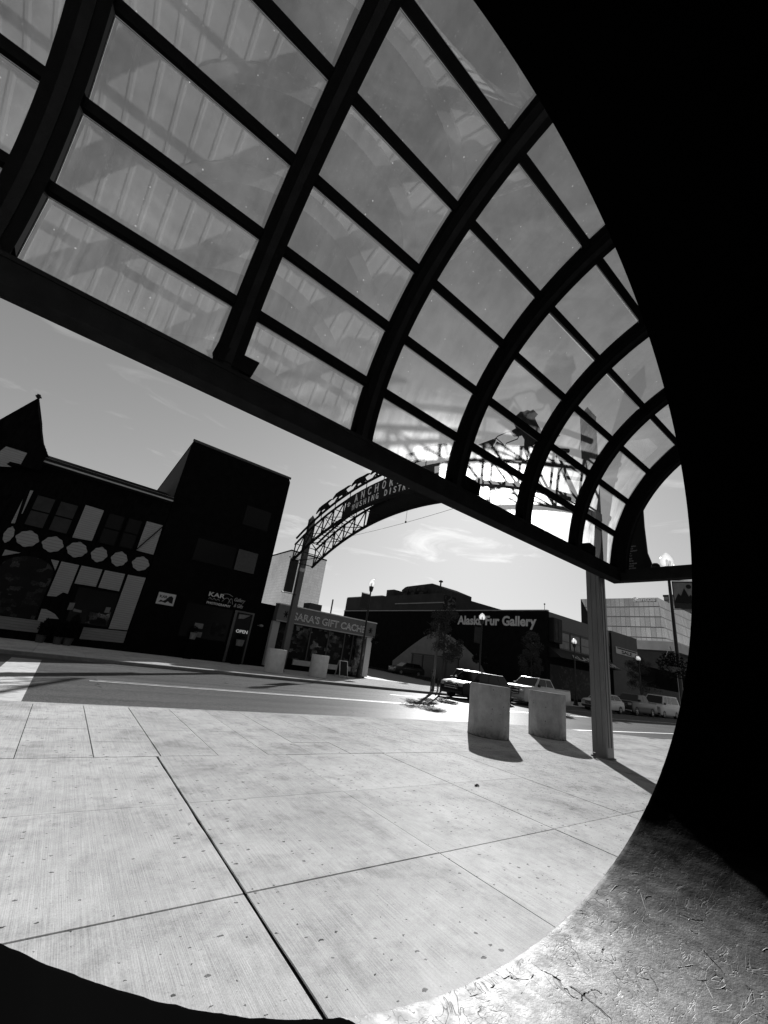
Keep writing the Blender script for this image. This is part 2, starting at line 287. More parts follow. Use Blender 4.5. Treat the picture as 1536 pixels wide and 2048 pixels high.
K['lap'] = lap_material('lap_siding', .20, .115); K['lapwide'] = lap_material('base_siding', .13, .13)
K['oval'] = lap_material('shield_boards', .20, .16)
K['darkglass'] = mat('dark_window_glass', .005, .25, .08)
K['afglass'] = mat('gallery_upper_glass', .08, .3, .2, var=.4, vscale=1)
K['dimglass'] = mat('curtained_window', .022, .3, .1, var=.3, vscale=2)
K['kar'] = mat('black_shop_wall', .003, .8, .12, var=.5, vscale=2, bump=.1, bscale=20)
K['karside'] = mat('side_wall_boards', .03, .8, .2, var=.3, vscale=3)
K['frame'] = mat('window_frame_dark', .035, .6, .3, var=.3, vscale=8)
K['shingle'] = mat('shingles', .018, .85, .1, var=.6, vscale=14, bump=.6, bscale=20)
K['fascia'] = mat('fascia_board', .075, .6, .3, var=.2, vscale=3)
K['goods'] = clutter_material('window_goods', .004, .2, 3.2, .58); K['goodsdim'] = clutter_material('window_goods_dim', .003, .05, 3.8, .66)
K['column'] = clutter_material('carved_column', .04, .2, 5, .2)
K['afwall'] = mat('dark_brick_wall', .006, .85, .15, var=.4, vscale=1.2, bump=.2, bscale=14)
K['affront'] = lap_material('metal_front_panels', .055, .2)
K['afpatch'] = mat('grey_wall_patch', .15, .85, .2, var=.2, vscale=.7, detail=8)
K['aftext'] = mat('faded_wall_lettering', .42, .8, .2, var=.22, vscale=2.5)
K['flash'] = mat('pale_flashing', .18, .5, .4, var=.2, vscale=2)
K['upper'] = mat('upper_block_wall', .022, .8, .2, var=.4, vscale=.5)
K['unit'] = mat('rooftop_metal', .04, .8, .1, var=.3, vscale=1.5)
K['tower'] = grid_material('mirror_curtain_wall', .72, .56, 1.5, 1.15, 'x', .18, .85, .06, .06)
K['santos'] = grid_material('bronze_curtain_wall', .50, .16, 1.5, 3.3, 'y', .18, .85, .07, .16)
K['tower2'] = grid_material('banded_tower_wall', .12, .05, 2.4, 3.2, 'y', .3, .4, .15, .3)
K['podium'] = mat('podium_concrete', .45, .7, .3, var=.15, vscale=.3)
K['bill'] = mat('billboard_wall', .04, .7, .3, var=.2, vscale=.8)
K['lotfar'] = mat('far_block_wall', .006, .8, .2, var=.5, vscale=.4)
K['pole'] = mat('black_lamp_paint', .006, .45, .25, var=.2, vscale=6)
K['bark'] = mat('bark', .035, .9, .1, var=.4, vscale=20)
K['leaf'] = leaf_material('leaves', .04); K['leafdark'] = leaf_material('dark_leaves', .007)
K['grass'] = mat('grass_blade', .03, .7, .1, var=.5, vscale=4); K['soil'] = mat('verge_soil', .04, .95, .1, var=.5, vscale=1.5, bump=.5, bscale=6)
K['tyre'] = mat('tyre_rubber', .012, .8, .2); K['rim'] = mat('alloy_rim', .35, .3, .5, metal=.8)
K['carblack'] = mat('black_car_paint', .003, .35, .15, coat=.04); K['carwhite'] = mat('white_car_paint', .32, .35, .3, coat=.2)
K['cargrey'] = mat('grey_car_paint', .04, .4, .2, coat=.1); K['cardark'] = mat('dark_car_paint', .012, .4, .2, coat=.1)
K['carglass'] = mat('car_glass', .005, .12, .25); K['chrome'] = mat('chrome_trim', .4, .2, .5, metal=.9); K['lightlens'] = mat('headlight_lens', .25, .1, .6)
K['plastic'] = mat('black_plastic', .012, .6, .3)
K['banner'] = mat('banner_cloth_dark', .02, .8, .1, var=.3, vscale=6); K['bannerlight'] = mat('banner_print_grey', .12, .8, .1, var=.2, vscale=9)
K['can'] = clutter_material('printed_can', .08, .6, 30, .2)
K['deadleaf'] = mat('dead_leaf', .05, .8, .1, var=.4, vscale=40)
K['slate'] = mat('chalkboard', .012, .8, .1, var=.3, vscale=10)
K['notice'] = mat('paper_notice', .11, .7, .2, var=.3, vscale=9)
K['pot'] = mat('glazed_pot', .12, .6, .3, var=.2, vscale=8)
def globe_material():
    m = bpy.data.materials.new('acorn_globe_glass'); m.use_nodes = True; t = m.node_tree; t.nodes.clear()
    o = N(t, 'ShaderNodeOutputMaterial'); tl = N(t, 'ShaderNodeBsdfTranslucent'); tl.inputs[0].default_value = (.45, .45, .45, 1)
    tr = N(t, 'ShaderNodeBsdfTransparent'); gl = N(t, 'ShaderNodeBsdfGlossy'); gl.inputs['Roughness'].default_value = .15
    a = N(t, 'ShaderNodeMixShader'); a.inputs[0].default_value = .55; t.links.new(tr.outputs[0], a.inputs[1]); t.links.new(tl.outputs[0], a.inputs[2])
    b = N(t, 'ShaderNodeMixShader'); b.inputs[0].default_value = .08; t.links.new(a.outputs[0], b.inputs[1]); t.links.new(gl.outputs[0], b.inputs[2])
    t.links.new(b.outputs[0], o.inputs[0]); return m
K['globe'] = globe_material()

def matte(m, gloss=0., rough=.6):
    """swap the Principled surface for a plain diffuse one with a small constant sheen (no grazing glare)"""
    t = m.node_tree; b = t.nodes['Principled BSDF']; out = [n for n in t.nodes if n.type == 'OUTPUT_MATERIAL'][0]
    d = N(t, 'ShaderNodeBsdfDiffuse'); d.inputs['Color'].default_value = b.inputs['Base Color'].default_value; d.inputs['Roughness'].default_value = .5
    res = d
    if b.inputs['Base Color'].links: t.links.new(b.inputs['Base Color'].links[0].from_socket, d.inputs['Color'])
    if b.inputs['Normal'].links: t.links.new(b.inputs['Normal'].links[0].from_socket, d.inputs['Normal'])
    if gloss:
        g = N(t, 'ShaderNodeBsdfGlossy'); g.inputs['Roughness'].default_value = rough
        if b.inputs['Normal'].links: t.links.new(b.inputs['Normal'].links[0].from_socket, g.inputs['Normal'])
        res = N(t, 'ShaderNodeMixShader'); res.inputs[0].default_value = gloss; t.links.new(d.outputs[0], res.inputs[1]); t.links.new(g.outputs[0], res.inputs[2])
    t.nodes.remove(b); t.links.new(res.outputs[0], out.inputs[0])
for k_, g_, *r_g in (('pave', .012), ('asphalt', .036, .5), ('leaf', 0), ('leafdark', 0), ('steel', .004), ('beam', .008), ('darkwood', 0), ('kar', .002), ('afwall', .002), ('lotfar', 0), ('grass', 0), ('bollard', 0), ('kerb', 0), ('joint', 0), ('archsteel', .004), ('silh', 0), ('shingle', 0), ('unit', 0)): matte(K[k_], g_, *r_g)

# ------------------------------------------------------------------ helpers
ORG = {}
class MB:
    def __init__(s): s.bm = bmesh.new()
    def poly(s, pts):
        vs = [s.bm.verts.new(p) for p in pts]
        try: return s.bm.faces.new(vs)
        except ValueError: return None
    def box(s, x0, x1, y0, y1, z0, z1, bev=0.):
        c = [(x, y, z) for z in (z0, z1) for y in (y0, y1) for x in (x0, x1)]
        s.hexa([c[0], c[1], c[3], c[2], c[4], c[5], c[7], c[6]], bev); return s
    def hexa(s, c, bev=0.):
        v = [s.bm.verts.new(p) for p in c]
        fs = [s.bm.faces.new([v[i] for i in f]) for f in ((3, 2, 1, 0), (4, 5, 6, 7), (0, 1, 5, 4), (1, 2, 6, 5), (2, 3, 7, 6), (3, 0, 4, 7))]
        if bev: bmesh.ops.bevel(s.bm, geom=list({e for f in fs for e in f.edges}), offset=bev, segments=2, affect='EDGES', profile=.6)
        return s
    def bar(s, a, b, w, h=None, up=(0, 0, 1)):
        a, b = Vector(a), Vector(b); d = (b - a).normalized(); u = Vector(up)
        if abs(d.dot(u)) > .98: u = Vector((1, 0, 0))
        r = d.cross(u).normalized() * w / 2; u2 = r.cross(d).normalized() * (h or w) / 2
        s.hexa([a - r - u2, a + r - u2, b + r - u2, b - r - u2, a - r + u2, a + r + u2, b + r + u2, b - r + u2]); return s
    def prism(s, pts, off, bev=0., seg=2):
        off = Vector(off); A = [s.bm.verts.new(p) for p in pts]; B = [s.bm.verts.new(Vector(p) + off) for p in pts]; n = len(A)
        f0 = s.bm.faces.new(A); f1 = s.bm.faces.new(B[::-1]); sides = []
        for i in range(n): sides.append(s.bm.faces.new([A[i], B[i], B[(i + 1) % n], A[(i + 1) % n]]))
        if bev: bmesh.ops.bevel(s.bm, geom=list({e for f in (f0, f1) for e in f.edges}), offset=bev, segments=seg, affect='EDGES', profile=.6)
        return s
    def tube(s, path, r, n=8, cap=True):
        path = [Vector(p) for p in path]; rs = r if isinstance(r, (list, tuple)) else [r] * len(path); rings = []
        for i, p in enumerate(path):
            d = (path[min(i + 1, len(path) - 1)] - path[max(i - 1, 0)]).normalized()
            u = Vector((0, 0, 1)) if abs(d.z) < .9 else Vector((1, 0, 0))
            a = d.cross(u).normalized(); b = a.cross(d).normalized()
            rings.append([s.bm.verts.new(p + (a * math.cos(k * 2 * math.pi / n) + b * math.sin(k * 2 * math.pi / n)) * rs[i]) for k in range(n)])
        for A, B in zip(rings, rings[1:]):
            for k in range(n): s.bm.faces.new([A[k], A[(k + 1) % n], B[(k + 1) % n], B[k]])
        if cap: s.bm.faces.new(rings[0][::-1]); s.bm.faces.new(rings[-1])
        return s
    def lathe(s, prof, c=(0, 0, 0), n=20, axis='z', cap=True):
        rings = []
        for r, z in prof:
            ring = []
            for k in range(n):
                a = 2 * math.pi * k / n; x, y = r * math.cos(a), r * math.sin(a)
                p = (x, y, z) if axis == 'z' else (x, z, y)
                ring.append(s.bm.verts.new((c[0] + p[0], c[1] + p[1], c[2] + p[2])))
            rings.append(ring)
        for A, B in zip(rings, rings[1:]):
            for k in range(n): s.bm.faces.new([A[k], A[(k + 1) % n], B[(k + 1) % n], B[k]])
        if cap: s.bm.faces.new(rings[0][::-1]); s.bm.faces.new(rings[-1])
        return s
    def build(s, name, m, parent=None, at=None, smooth=False):
        o_ = Vector(ORG[parent]) if parent is not None else Vector(at or (0, 0, 0))
        bmesh.ops.recalc_face_normals(s.bm, faces=s.bm.faces)
        bmesh.ops.translate(s.bm, verts=s.bm.verts, vec=-o_)
        me = bpy.data.meshes.new(name); s.bm.to_mesh(me); s.bm.free()
        if smooth:
            for p in me.polygons: p.use_smooth = True
            try: me.set_sharp_from_angle(angle=R(38))
            except Exception: pass
        me.materials.append(m)
        o = bpy.data.objects.new(name, me); COL.objects.link(o); ORG[o] = tuple(o_)
        if parent is not None: o.parent = parent
        else: o.location = o_
        return o
def tag(o, label=None, cat=None, group=None, kind=None):
    if label: o['label'] = label
    if cat: o['category'] = cat
    if group: o['group'] = group
    if kind: o['kind'] = kind
    return o
def empty(name, loc, label=None, cat=None, group=None):
    o = bpy.data.objects.new(name, None); COL.objects.link(o); o.location = loc; o.empty_display_size = .3; ORG[o] = tuple(loc)
    return tag(o, label, cat, group)
def copy_tree(o, parent=None):
    c = o.copy(); COL.objects.link(c)
    if parent is not None: c.parent = parent
    for ch in list(o.children): copy_tree(ch, c)
    return c
def text_pts(body, size=1., bold=0., shear=0., space=1.):
    cu = bpy.data.curves.new('t', 'FONT'); cu.body = body; cu.size = size; cu.offset = bold; cu.shear = shear; cu.space_character = space; cu.fill_mode = 'BOTH'; cu.resolution_u = 3
    ob = bpy.data.objects.new('t', cu); COL.objects.link(ob); bpy.context.view_layer.update()
    me = bpy.data.meshes.new_from_object(ob.evaluated_get(bpy.context.evaluated_depsgraph_get()))
    v = [tuple(x.co[:2]) for x in me.vertices]; f = [tuple(p.vertices) for p in me.polygons]
    bpy.data.objects.remove(ob); bpy.data.curves.remove(cu); bpy.data.meshes.remove(me)
    return v, f
def add_text(mb, body, origin, right, up, height=None, width=None, bold=0., shear=0., thick=.015, center=False, space=1.):
    """flat letters with thickness, set into mb: origin is the lower left corner"""
    v, f = text_pts(body, 1., bold, shear, space)
    if not v: return mb
    x0 = min(p[0] for p in v); x1 = max(p[0] for p in v); y0 = min(p[1] for p in v); y1 = max(p[1] for p in v)
    sy = (height / (y1 - y0)) if height else 1.; sx = (width / (x1 - x0)) if width else sy
    o = Vector(origin); r = Vector(right).normalized(); u = Vector(up).normalized(); n = r.cross(u)
    if center: o = o - r * (x1 - x0) * sx / 2
    P = [o + r * ((p[0] - x0) * sx) + u * ((p[1] - y0) * sy) for p in v]
    a = [mb.bm.verts.new(p + n * thick) for p in P]; b = [mb.bm.verts.new(p) for p in P]; cnt = {}
    for q in f:
        try: mb.bm.faces.new([a[i] for i in q])
        except ValueError: continue
        for i, j in zip(q, q[1:] + q[:1]): cnt[(i, j)] = cnt.get((i, j), 0) + 1
    for (i, j) in cnt:
        if (j, i) not in cnt:
            try: mb.bm.faces.new([a[i], b[i], b[j], a[j]])
            except ValueError: pass
    return mb

# ------------------------------------------------------------------ ground
def bound(x):                         # street edge of the near pavement
    pts = [(-60, 9.68), (12, 9.68), (15, 9.42), (17.6, 8.8), (19, 8.4), (21.8, 7.5), (25, 6.9), (30, 6.6), (200, 6.6)]
    for (a, b), (c, d) in zip(pts, pts[1:]):
        if x <= c: return b + (d - b) * (x - a) / (c - a)
    return 6.6
mb = MB(); mb.poly([(-700, -700, -.20), (700, -700, -.20), (700, 700, -.20), (-700, 700, -.20)])
tag(mb.build('ground', K['asphalt']), kind='structure')
mb = MB(); mb.poly([(-90, 5.9, -.125), (260, 5.9, -.125), (260, 20.3, -.125), (-90, 20.3, -.125)])
tag(mb.build('road', K['asphalt']), kind='structure')
mb = MB()
xs = [-14] + [x for x in range(-13, 71)]
bs = [(x, -6.0) for x in (-14, 70)]
edge = [(70 - i * 1.0, bound(70 - i * 1.0) - .15) for i in range(85)]
mb.prism([(x, y, -.010) for x, y in [(-14, -6), (70, -6)] + edge], (0, 0, -.10))
tag(mb.build('pavement_base', K['joint']), kind='structure')
# near pavement: real slabs with open joints over the dark base
mb = MB()
XJ = [(-9.0, .008), (-7.2, .008), (-5.4, .012), (-3.6, .008), (-1.95, .010), (-.33, .008), (1.455, .020), (3.21, .011), (5.04, .010), (6.78, .012), (8.55, .010), (10.3, .010)]
x = 12.1
while x < 70: XJ.append((x, .010)); x += 1.78
YJ = [(-6, .008), (-.2, .008), (1.38, .010), (2.965, .013), (4.54, .006), (6.14, .013)]
def slab(pts, z=0.):
    mb.prism([(a, b, z) for a, b in pts], (0, 0, -.04))
def jit(v, a=.003): return v + rnd.uniform(-a, a)
for (x0, w0), (x1, w1) in zip(XJ, XJ[1:]):
    for (y0, v0), (y1, v1) in zip(YJ, YJ[1:]):
        n = 7                        # slightly ragged joint edges
        A = [(x0 + w0 / 2 + abs(rnd.gauss(0, .12 * w0)), y0 + v0 / 2 + (y1 - y0 - v0 / 2 - v1 / 2) * i / n) for i in range(n + 1)]
        B = [(x1 - w1 / 2 - abs(rnd.gauss(0, .12 * w1)), y) for _, y in A]
        slab([A[0]] + B + A[:0:-1], rnd.uniform(-.002, .002))
XS = []; k = 0; x = -9.3
while x < 70: XS.append(x); x += .72
for a, b in zip(XS, XS[1:]):
    w = .016 if abs(a - 1.5) < .2 or abs(b - 1.5) < .2 else .008
    rows = [6.14 + .0065, 6.86, 7.62, None]
    for y0, y1 in zip(rows, rows[1:]):
        ya = (y1 or bound(a)) - (.002 if y1 else .15); yb = (y1 or bound(b)) - (.002 if y1 else .15)
        if min(ya, yb) > y0 + .03: slab([(a + w / 2, y0 + .002), (b - w / 2, y0 + .002), (b - w / 2, yb), (a + w / 2, ya)], rnd.uniform(-.0015, .0015))
tag(mb.build('pavement', K['pave']), kind='structure')
mb = MB()
ks = [(x, bound(x)) for x in [-40, 0, 6, 12, 13.5, 15, 16.3, 17.6, 19, 20.4, 21.8, 23.4, 25, 30, 70]]
mb.prism([(x, y - .145, -.003) for x, y in ks] + [(x, y, -.003) for x, y in ks[::-1]], (0, 0, -.19), .012, 2)
tag(mb.build('kerb', K['pave']), kind='structure')
# far side
mb = MB(); mb.box(-60, 160, 20.1, 20.28, -.19, 0., .015)
tag(mb.build('far_kerb', K['kerb']), kind='structure')
mb = MB(); x = -60.
while x < 160:
    for y0, y1 in ((20.29, 22.0), (22.0, 23.7), (23.7, 25.4), (25.4, 27.0)):
        mb.prism([(x + .006, y0 + .006, 0), (x + 1.694, y0 + .006, 0), (x + 1.694, y1 - .006, 0), (x + .006, y1 - .006, 0)], (0, 0, -.05))
    x += 1.7
tag(mb.build('far_pavement', K['pave']), kind='structure')
mb = MB(); mb.poly([(-60, 20.2, -.03), (160, 20.2, -.03), (160, 27.2, -.03), (-60, 27.2, -.03)])
tag(mb.build('far_pavement_base', K['joint']), kind='structure')
mb = MB(); mb.poly([(20, 27, -.01), (120, 27, -.01), (120, 130, -.01), (20, 130, -.01)])
tag(mb.build('parking_lot', mat('lot_concrete', .17, .85, .2, var=.2, vscale=.6)), kind='structure')
mb = MB()
gp = [(30.5, 29.5), (33.8, 35.0), (37, 42), (39.5, 50), (42.2, 60), (44.5, 72), (44.5, 29.5)]
n = 12
for i in range(n):
    for j in range(n):
        pass
mb.poly([(x, y, .004) for x, y in gp])
tag(mb.build('verge', K['soil']), kind='structure')
mb = MB()
for i in range(5200):
    y = rnd.uniform(29.5, 70); f = (y - 29.5) / 42; xl = 30.5 + 13.6 * f ** .8; x = xl + abs(rnd.gauss(0, .8)) + rnd.random() * (44.2 - xl) * .5
    if x > 44.3: continue
    a = rnd.uniform(0, 6.28); h = rnd.uniform(.10, .32); w = .05
    dx, dy = math.cos(a) * w, math.sin(a) * w; lx, ly = rnd.uniform(-.12, .12), rnd.uniform(-.12, .12)
    mb.poly([(x - dx, y - dy, 0), (x + dx, y + dy, 0), (x + lx, y + ly, h)])
tag(mb.build('grass', K['grass']), kind='stuff')
# markings
mb = MB(); mb.box(-.93, -.12, 9.75, 19.0, -.123, -.120)
mb.box(-2.6, -1.8, 9.75, 19.0, -.123, -.120)
tag(mb.build('crosswalk_bars', K['paint']), kind='structure')
mb = MB(); mb.box(1.1, 120, 14.16, 14.25, -.123, -.120); mb.box(1.3, 120, 14.42, 14.47, -.123, -.1205)
mb.box(16.8, 120, 9.62, 9.74, -.123, -.120)
mb.box(14.5, 120, 17.55, 17.64, -.123, -.120)
tag(mb.build('lane_lines', K['paint']), kind='structure')

# ------------------------------------------------------------------ archway wall with the round opening
CX, CZ, RR, YF = 1.386, 3.304, 2.71, 1.10
wall = empty('archway_wall', (CX, YF, 0), 'dark wall pierced by one huge round opening that frames the street', 'wall')
mb = MB(); n = 900
ys = [YF - .004, YF - .008, YF - .014, YF - .03, YF - .16, YF - .35, .55, .2, -.3, -1.2, -2.6]
ro = [.013, .005, .001, 0, 0, 0, 0, 0, 0, 0, 0]
ring = []
for j, y in enumerate(ys):
    row = []
    for k in range(n):
        a = 2 * math.pi * k / n; w = .0005 * math.sin(a * 143) + .0004 * math.sin(a * 211) - .030 * math.exp(-((((a + math.pi) % (2 * math.pi) - math.pi) + .60) / .30) ** 2)
        r = RR + ro[j] + w + (rnd.gauss(0, .0006) if j < 3 else rnd.gauss(0, .0002))
        row.append(mb.bm.verts.new((CX + r * math.sin(a), y + 0, CZ - r * math.cos(a))))
    ring.append(row)
for A, B in zip(ring, ring[1:]):
    for k in range(n): mb.bm.faces.new([A[k], A[(k + 1) % n], B[(k + 1) % n], B[k]])
mb.bm.faces.new(ring[-1])
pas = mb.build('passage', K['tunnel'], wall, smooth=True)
mb = MB()
for k in range(n):                      # flat ring round the opening, on the street side
    a0, a1 = 2 * math.pi * k / n, 2 * math.pi * (k + 1) / n
    P = lambda r, a, y: (CX + r * math.sin(a), y, CZ - r * math.cos(a))
    mb.poly([P(RR + .013, a0, YF - .004), P(RR + .013, a1, YF - .004), P(RR + .32, a1, YF), P(RR + .32, a0, YF)])
    mb.poly([P(RR + .32, a0, YF), P(RR + .32, a1, YF), P(RR + .32, a1, YF - .15), P(RR + .32, a0, YF - .15)])
mb.build('rim', mat('rim_plaster', .30, .8, .3, var=.2, vscale=6, bump=.5, bscale=50), wall)
mb = MB()                               # corrugated sheet siding, ribs running upwards, cut round the opening
px = -9.0; st = 0
prof = [(0, 0), (.24, 0), (.27, .03), (.31, .03), (.34, 0)]
xsv = []
while px < 4.3: xsv += [(px + a, b) for a, b in prof[:-1]]; px += .34
for (xa, da), (xb, db) in zip(xsv, xsv[1:]):
    def lim(x):
        q = (RR + .30) ** 2 - (x - CX) ** 2
        return math.sqrt(q) if q > 0 else None
    la, lb = lim(xa), lim(xb)
    yb0, yb1 = YF - .06 + da, YF - .06 + db
    if la is None or lb is None: mb.poly([(xa, yb0, 0), (xb, yb1, 0), (xb, yb1, 8.9), (xa, yb0, 8.9)])
    else:
        mb.poly([(xa, yb0, CZ + la), (xb, yb1, CZ + lb), (xb, yb1, 8.9), (xa, yb0, 8.9)])
        if CZ - la > 0 or CZ - lb > 0: mb.poly([(xa, yb0, 0), (xb, yb1, 0), (xb, yb1, max(.001, CZ - lb)), (xa, yb0, max(.001, CZ - la))])
mb.build('siding', K['siding'], wall)
mb = MB(); mb.poly([(4.41, YF - .05, 0), (15, YF - .05, 0), (15, YF - .05, 8.9), (4.41, YF - .05, 8.9)]); mb.build('plain_wall', K['darkwood'], wall)
mb = MB(); mb.box(-9, 15, -2.75, -2.65, 0, 8.9); mb.box(-9.1, -9, -2.75, YF - .07, 0, 8.9); mb.box(15, 15.1, -2.75, YF - .07, 0, 8.9); mb.box(-9.1, 15.1, -2.75, YF - .07, 8.9, 9.0)
mb.build('rear_wall', K['darkwood'], wall)
crk = [[(1.471, .982, .595), (1.541, .999, .598), (1.607, 1.015, .603), (1.624, 1.007, .605), (1.636, .977, .606), (1.64, .95, .606), (1.623, .923, .604), (1.612, .893, .603), (1.621, .868, .604), (1.649, .879, .607), (1.678, .874, .61), (1.701, .863, .612), (1.711, .838, .614), (1.707, .806, .613)],
       [(1.467, 1.068, .595), (1.481, 1.051, .596), (1.507, 1.042, .597), (1.505, 1.028, .597), (1.563, .998, .6)], [(1.283, 1.052, .596), (1.383, 1.039, .594), (1.44, 1.045, .594)]]
for c in crk:
    mb = MB(); fine = []
    for a, b in zip(c, c[1:]):
        for q in range(4):
            p = Vector(a).lerp(Vector(b), q / 4) + Vector((rnd.gauss(0, .0022), rnd.gauss(0, .0022), 0)); d = Vector((p.x - CX, 0, p.z - CZ)).normalized() * (RR + .0008)
            fine.append((CX + d.x, p.y, CZ + d.z))
    mb.tube(fine, [rnd.uniform(.0008, .0026) for _ in fine], 5); mb.build('crack', K['joint'], wall)
scr = [[(2.095, 1.0, .688), (2.176, 1.032, .712), (2.23, 1.029, .729), (2.273, .988, .743), (2.256, .941, .737), (2.186, .897, .715), (2.119, .883, .695), (2.105, .857, .691)],
       [(2.037, .734, .673), (1.999, .696, .664), (2.007, .659, .666), (1.961, .626, .656), (1.941, .601, .651)], [(2.003, .733, .665), (2.055, .7, .678), (2.054, .666, .678), (2.018, .659, .669), (1.982, .692, .66)]]
drk = []
for i in range(34):
    x = rnd.uniform(1.55, 2.4); y = rnd.uniform(.45, 1.0) if x > 1.75 else rnd.uniform(.85, 1.03); a = rnd.uniform(0, 6.28); L = rnd.choice((.025, .04, .06, .10)) * rnd.uniform(.7, 1.3); c2 = rnd.uniform(-2.6, 2.6); s_ = []
    px_, py_ = x, y
    for q in range(8):
        s_.append((px_, py_, .7)); px_ += L / 7 * math.cos(a + c2 * q / 7) + rnd.gauss(0, .0012); py_ += L / 7 * math.sin(a + c2 * q / 7) + rnd.gauss(0, .0012)
    if i % 3: scr.append(s_)
    if i % 4 == 1: drk.append([(u + .0035, v - .003, w_) for u, v, w_ in s_])
mb = MB()
for c in scr:
    fine = []
    for a, b in zip(c, c[1:]):
        for q in range(3):
            p = Vector(a).lerp(Vector(b), q / 3); dx = p.x - CX; rr = RR + .0001
            fine.append((p.x, p.y, CZ - math.sqrt(rr * rr - dx * dx)))
    mb.tube(fine, [rnd.uniform(.0003, .0011) for _ in fine], 5)
mb.build('scratches', mat('scratched_plaster', .45, .7, .3, var=.3, vscale=30), wall)

mb = MB()
for c in drk:
    rr = RR - .0002
    mb.tube([(q[0], q[1], CZ - math.sqrt(rr * rr - (q[0] - CX) ** 2)) for q in c], [rnd.uniform(.0003, .0009) for _ in c], 5)
mb.build('carved_marks', K['joint'], wall)

# ------------------------------------------------------------------ glass canopy
AY, AZ, AR = .846, 4.537, 4.238
RX = [-6.2, -4.0, -1.74, .63, 2.866, 5.10, 7.338, 9.574, 11.81]
def arc(k, r=AR): a = R(3.5 + 13.5 * k); return (AY + r * math.cos(a), AZ + r * math.sin(a))
canopy = empty('glass_canopy', (3, 4.97, 4.4), 'arched glass canopy on black steel ribs overhanging the sunny pavement', 'canopy')
mb = MB(); mb.box(-7, 12.05, 4.90, 5.18, 4.44, 4.785, .012)
mb.box(-7, 12.05, 4.885, 4.9, 4.73, 4.785); mb.build('eave_beam', K['beam'], canopy)
mb = MB(); mb.box(11.80, 12.05, 1.12, 4.895, 4.44, 4.77, .012); mb.build('tie_beam', K['beam'], canopy)
for x in RX:
    mb = MB(); w = .165; last = x == RX[-1]; ins, outs = (.34, .05) if last else (.17, .05)
    a0, a1 = (2.0, 86.0); steps = 30; rings = []
    for i in range(steps + 1):
        a = R(a0 + (a1 - a0) * i / steps); c, s = math.cos(a), math.sin(a)
        rings.append([mb.bm.verts.new((x + sx * w, AY + r * c, AZ + r * s)) for sx, r in ((-1, AR - ins), (1, AR - ins), (1, AR + outs), (-1, AR + outs))])
    for A, B in zip(rings, rings[1:]):
        for k in range(4): mb.bm.faces.new([A[k], A[(k + 1) % 4], B[(k + 1) % 4], B[k]])
    mb.bm.faces.new(rings[0][::-1]); mb.bm.faces.new(rings[-1])
    mb.box(x - w, x + w, 4.90, 5.16, 4.787, 4.9)
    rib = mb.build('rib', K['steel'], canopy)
    mb = MB()                                       # raised cap strip on the rib's inner face
    for i in range(steps):
        A_ = [R(a0 + (a1 - a0) * (i + q) / steps) for q in (0, 1)]; r = AR - ins - .012
        mb.hexa([(x - .05, AY + r * math.cos(A_[0]), AZ + r * math.sin(A_[0])), (x + .05, AY + r * math.cos(A_[0]), AZ + r * math.sin(A_[0])), (x + .05, AY + r * math.cos(A_[1]), AZ + r * math.sin(A_[1])), (x - .05, AY + r * math.cos(A_[1]), AZ + r * math.sin(A_[1])),
                 (x - .05, AY + (r + .0115) * math.cos(A_[0]), AZ + (r + .0115) * math.sin(A_[0])), (x + .05, AY + (r + .0115) * math.cos(A_[0]), AZ + (r + .0115) * math.sin(A_[0])), (x + .05, AY + (r + .0115) * math.cos(A_[1]), AZ + (r + .0115) * math.sin(A_[1])), (x - .05, AY + (r + .0115) * math.cos(A_[1]), AZ + (r + .0115) * math.sin(A_[1]))])
    mb.build('cap_strip', K['beam'], rib)
for k in range(1, 7):                               # purlins between the ribs
    a = R(3.5 + 13.5 * k); c, s = math.cos(a), math.sin(a); mb = MB()
    rad, tan = Vector((0, c, s)), Vector((0, -s, c))
    for x0, x1 in zip(RX, RX[1:]):
        if k == 6 and x0 < -4: continue
        p0, p1 = Vector((x0 + .166, AY + (AR - .045) * c, AZ + (AR - .045) * s)), Vector((x1 - .166, AY + (AR - .045) * c, AZ + (AR - .045) * s))
        mb.hexa([p0 - tan * .055 - rad * .055, p1 - tan * .055 - rad * .055, p1 + tan * .055 - rad * .055, p0 + tan * .055 - rad * .055,
                 p0 - tan * .07 + rad * .055, p1 - tan * .07 + rad * .055, p1 + tan * .07 + rad * .055, p0 + tan * .07 + rad * .055])
    mb.build('purlin', K['steel'], canopy)
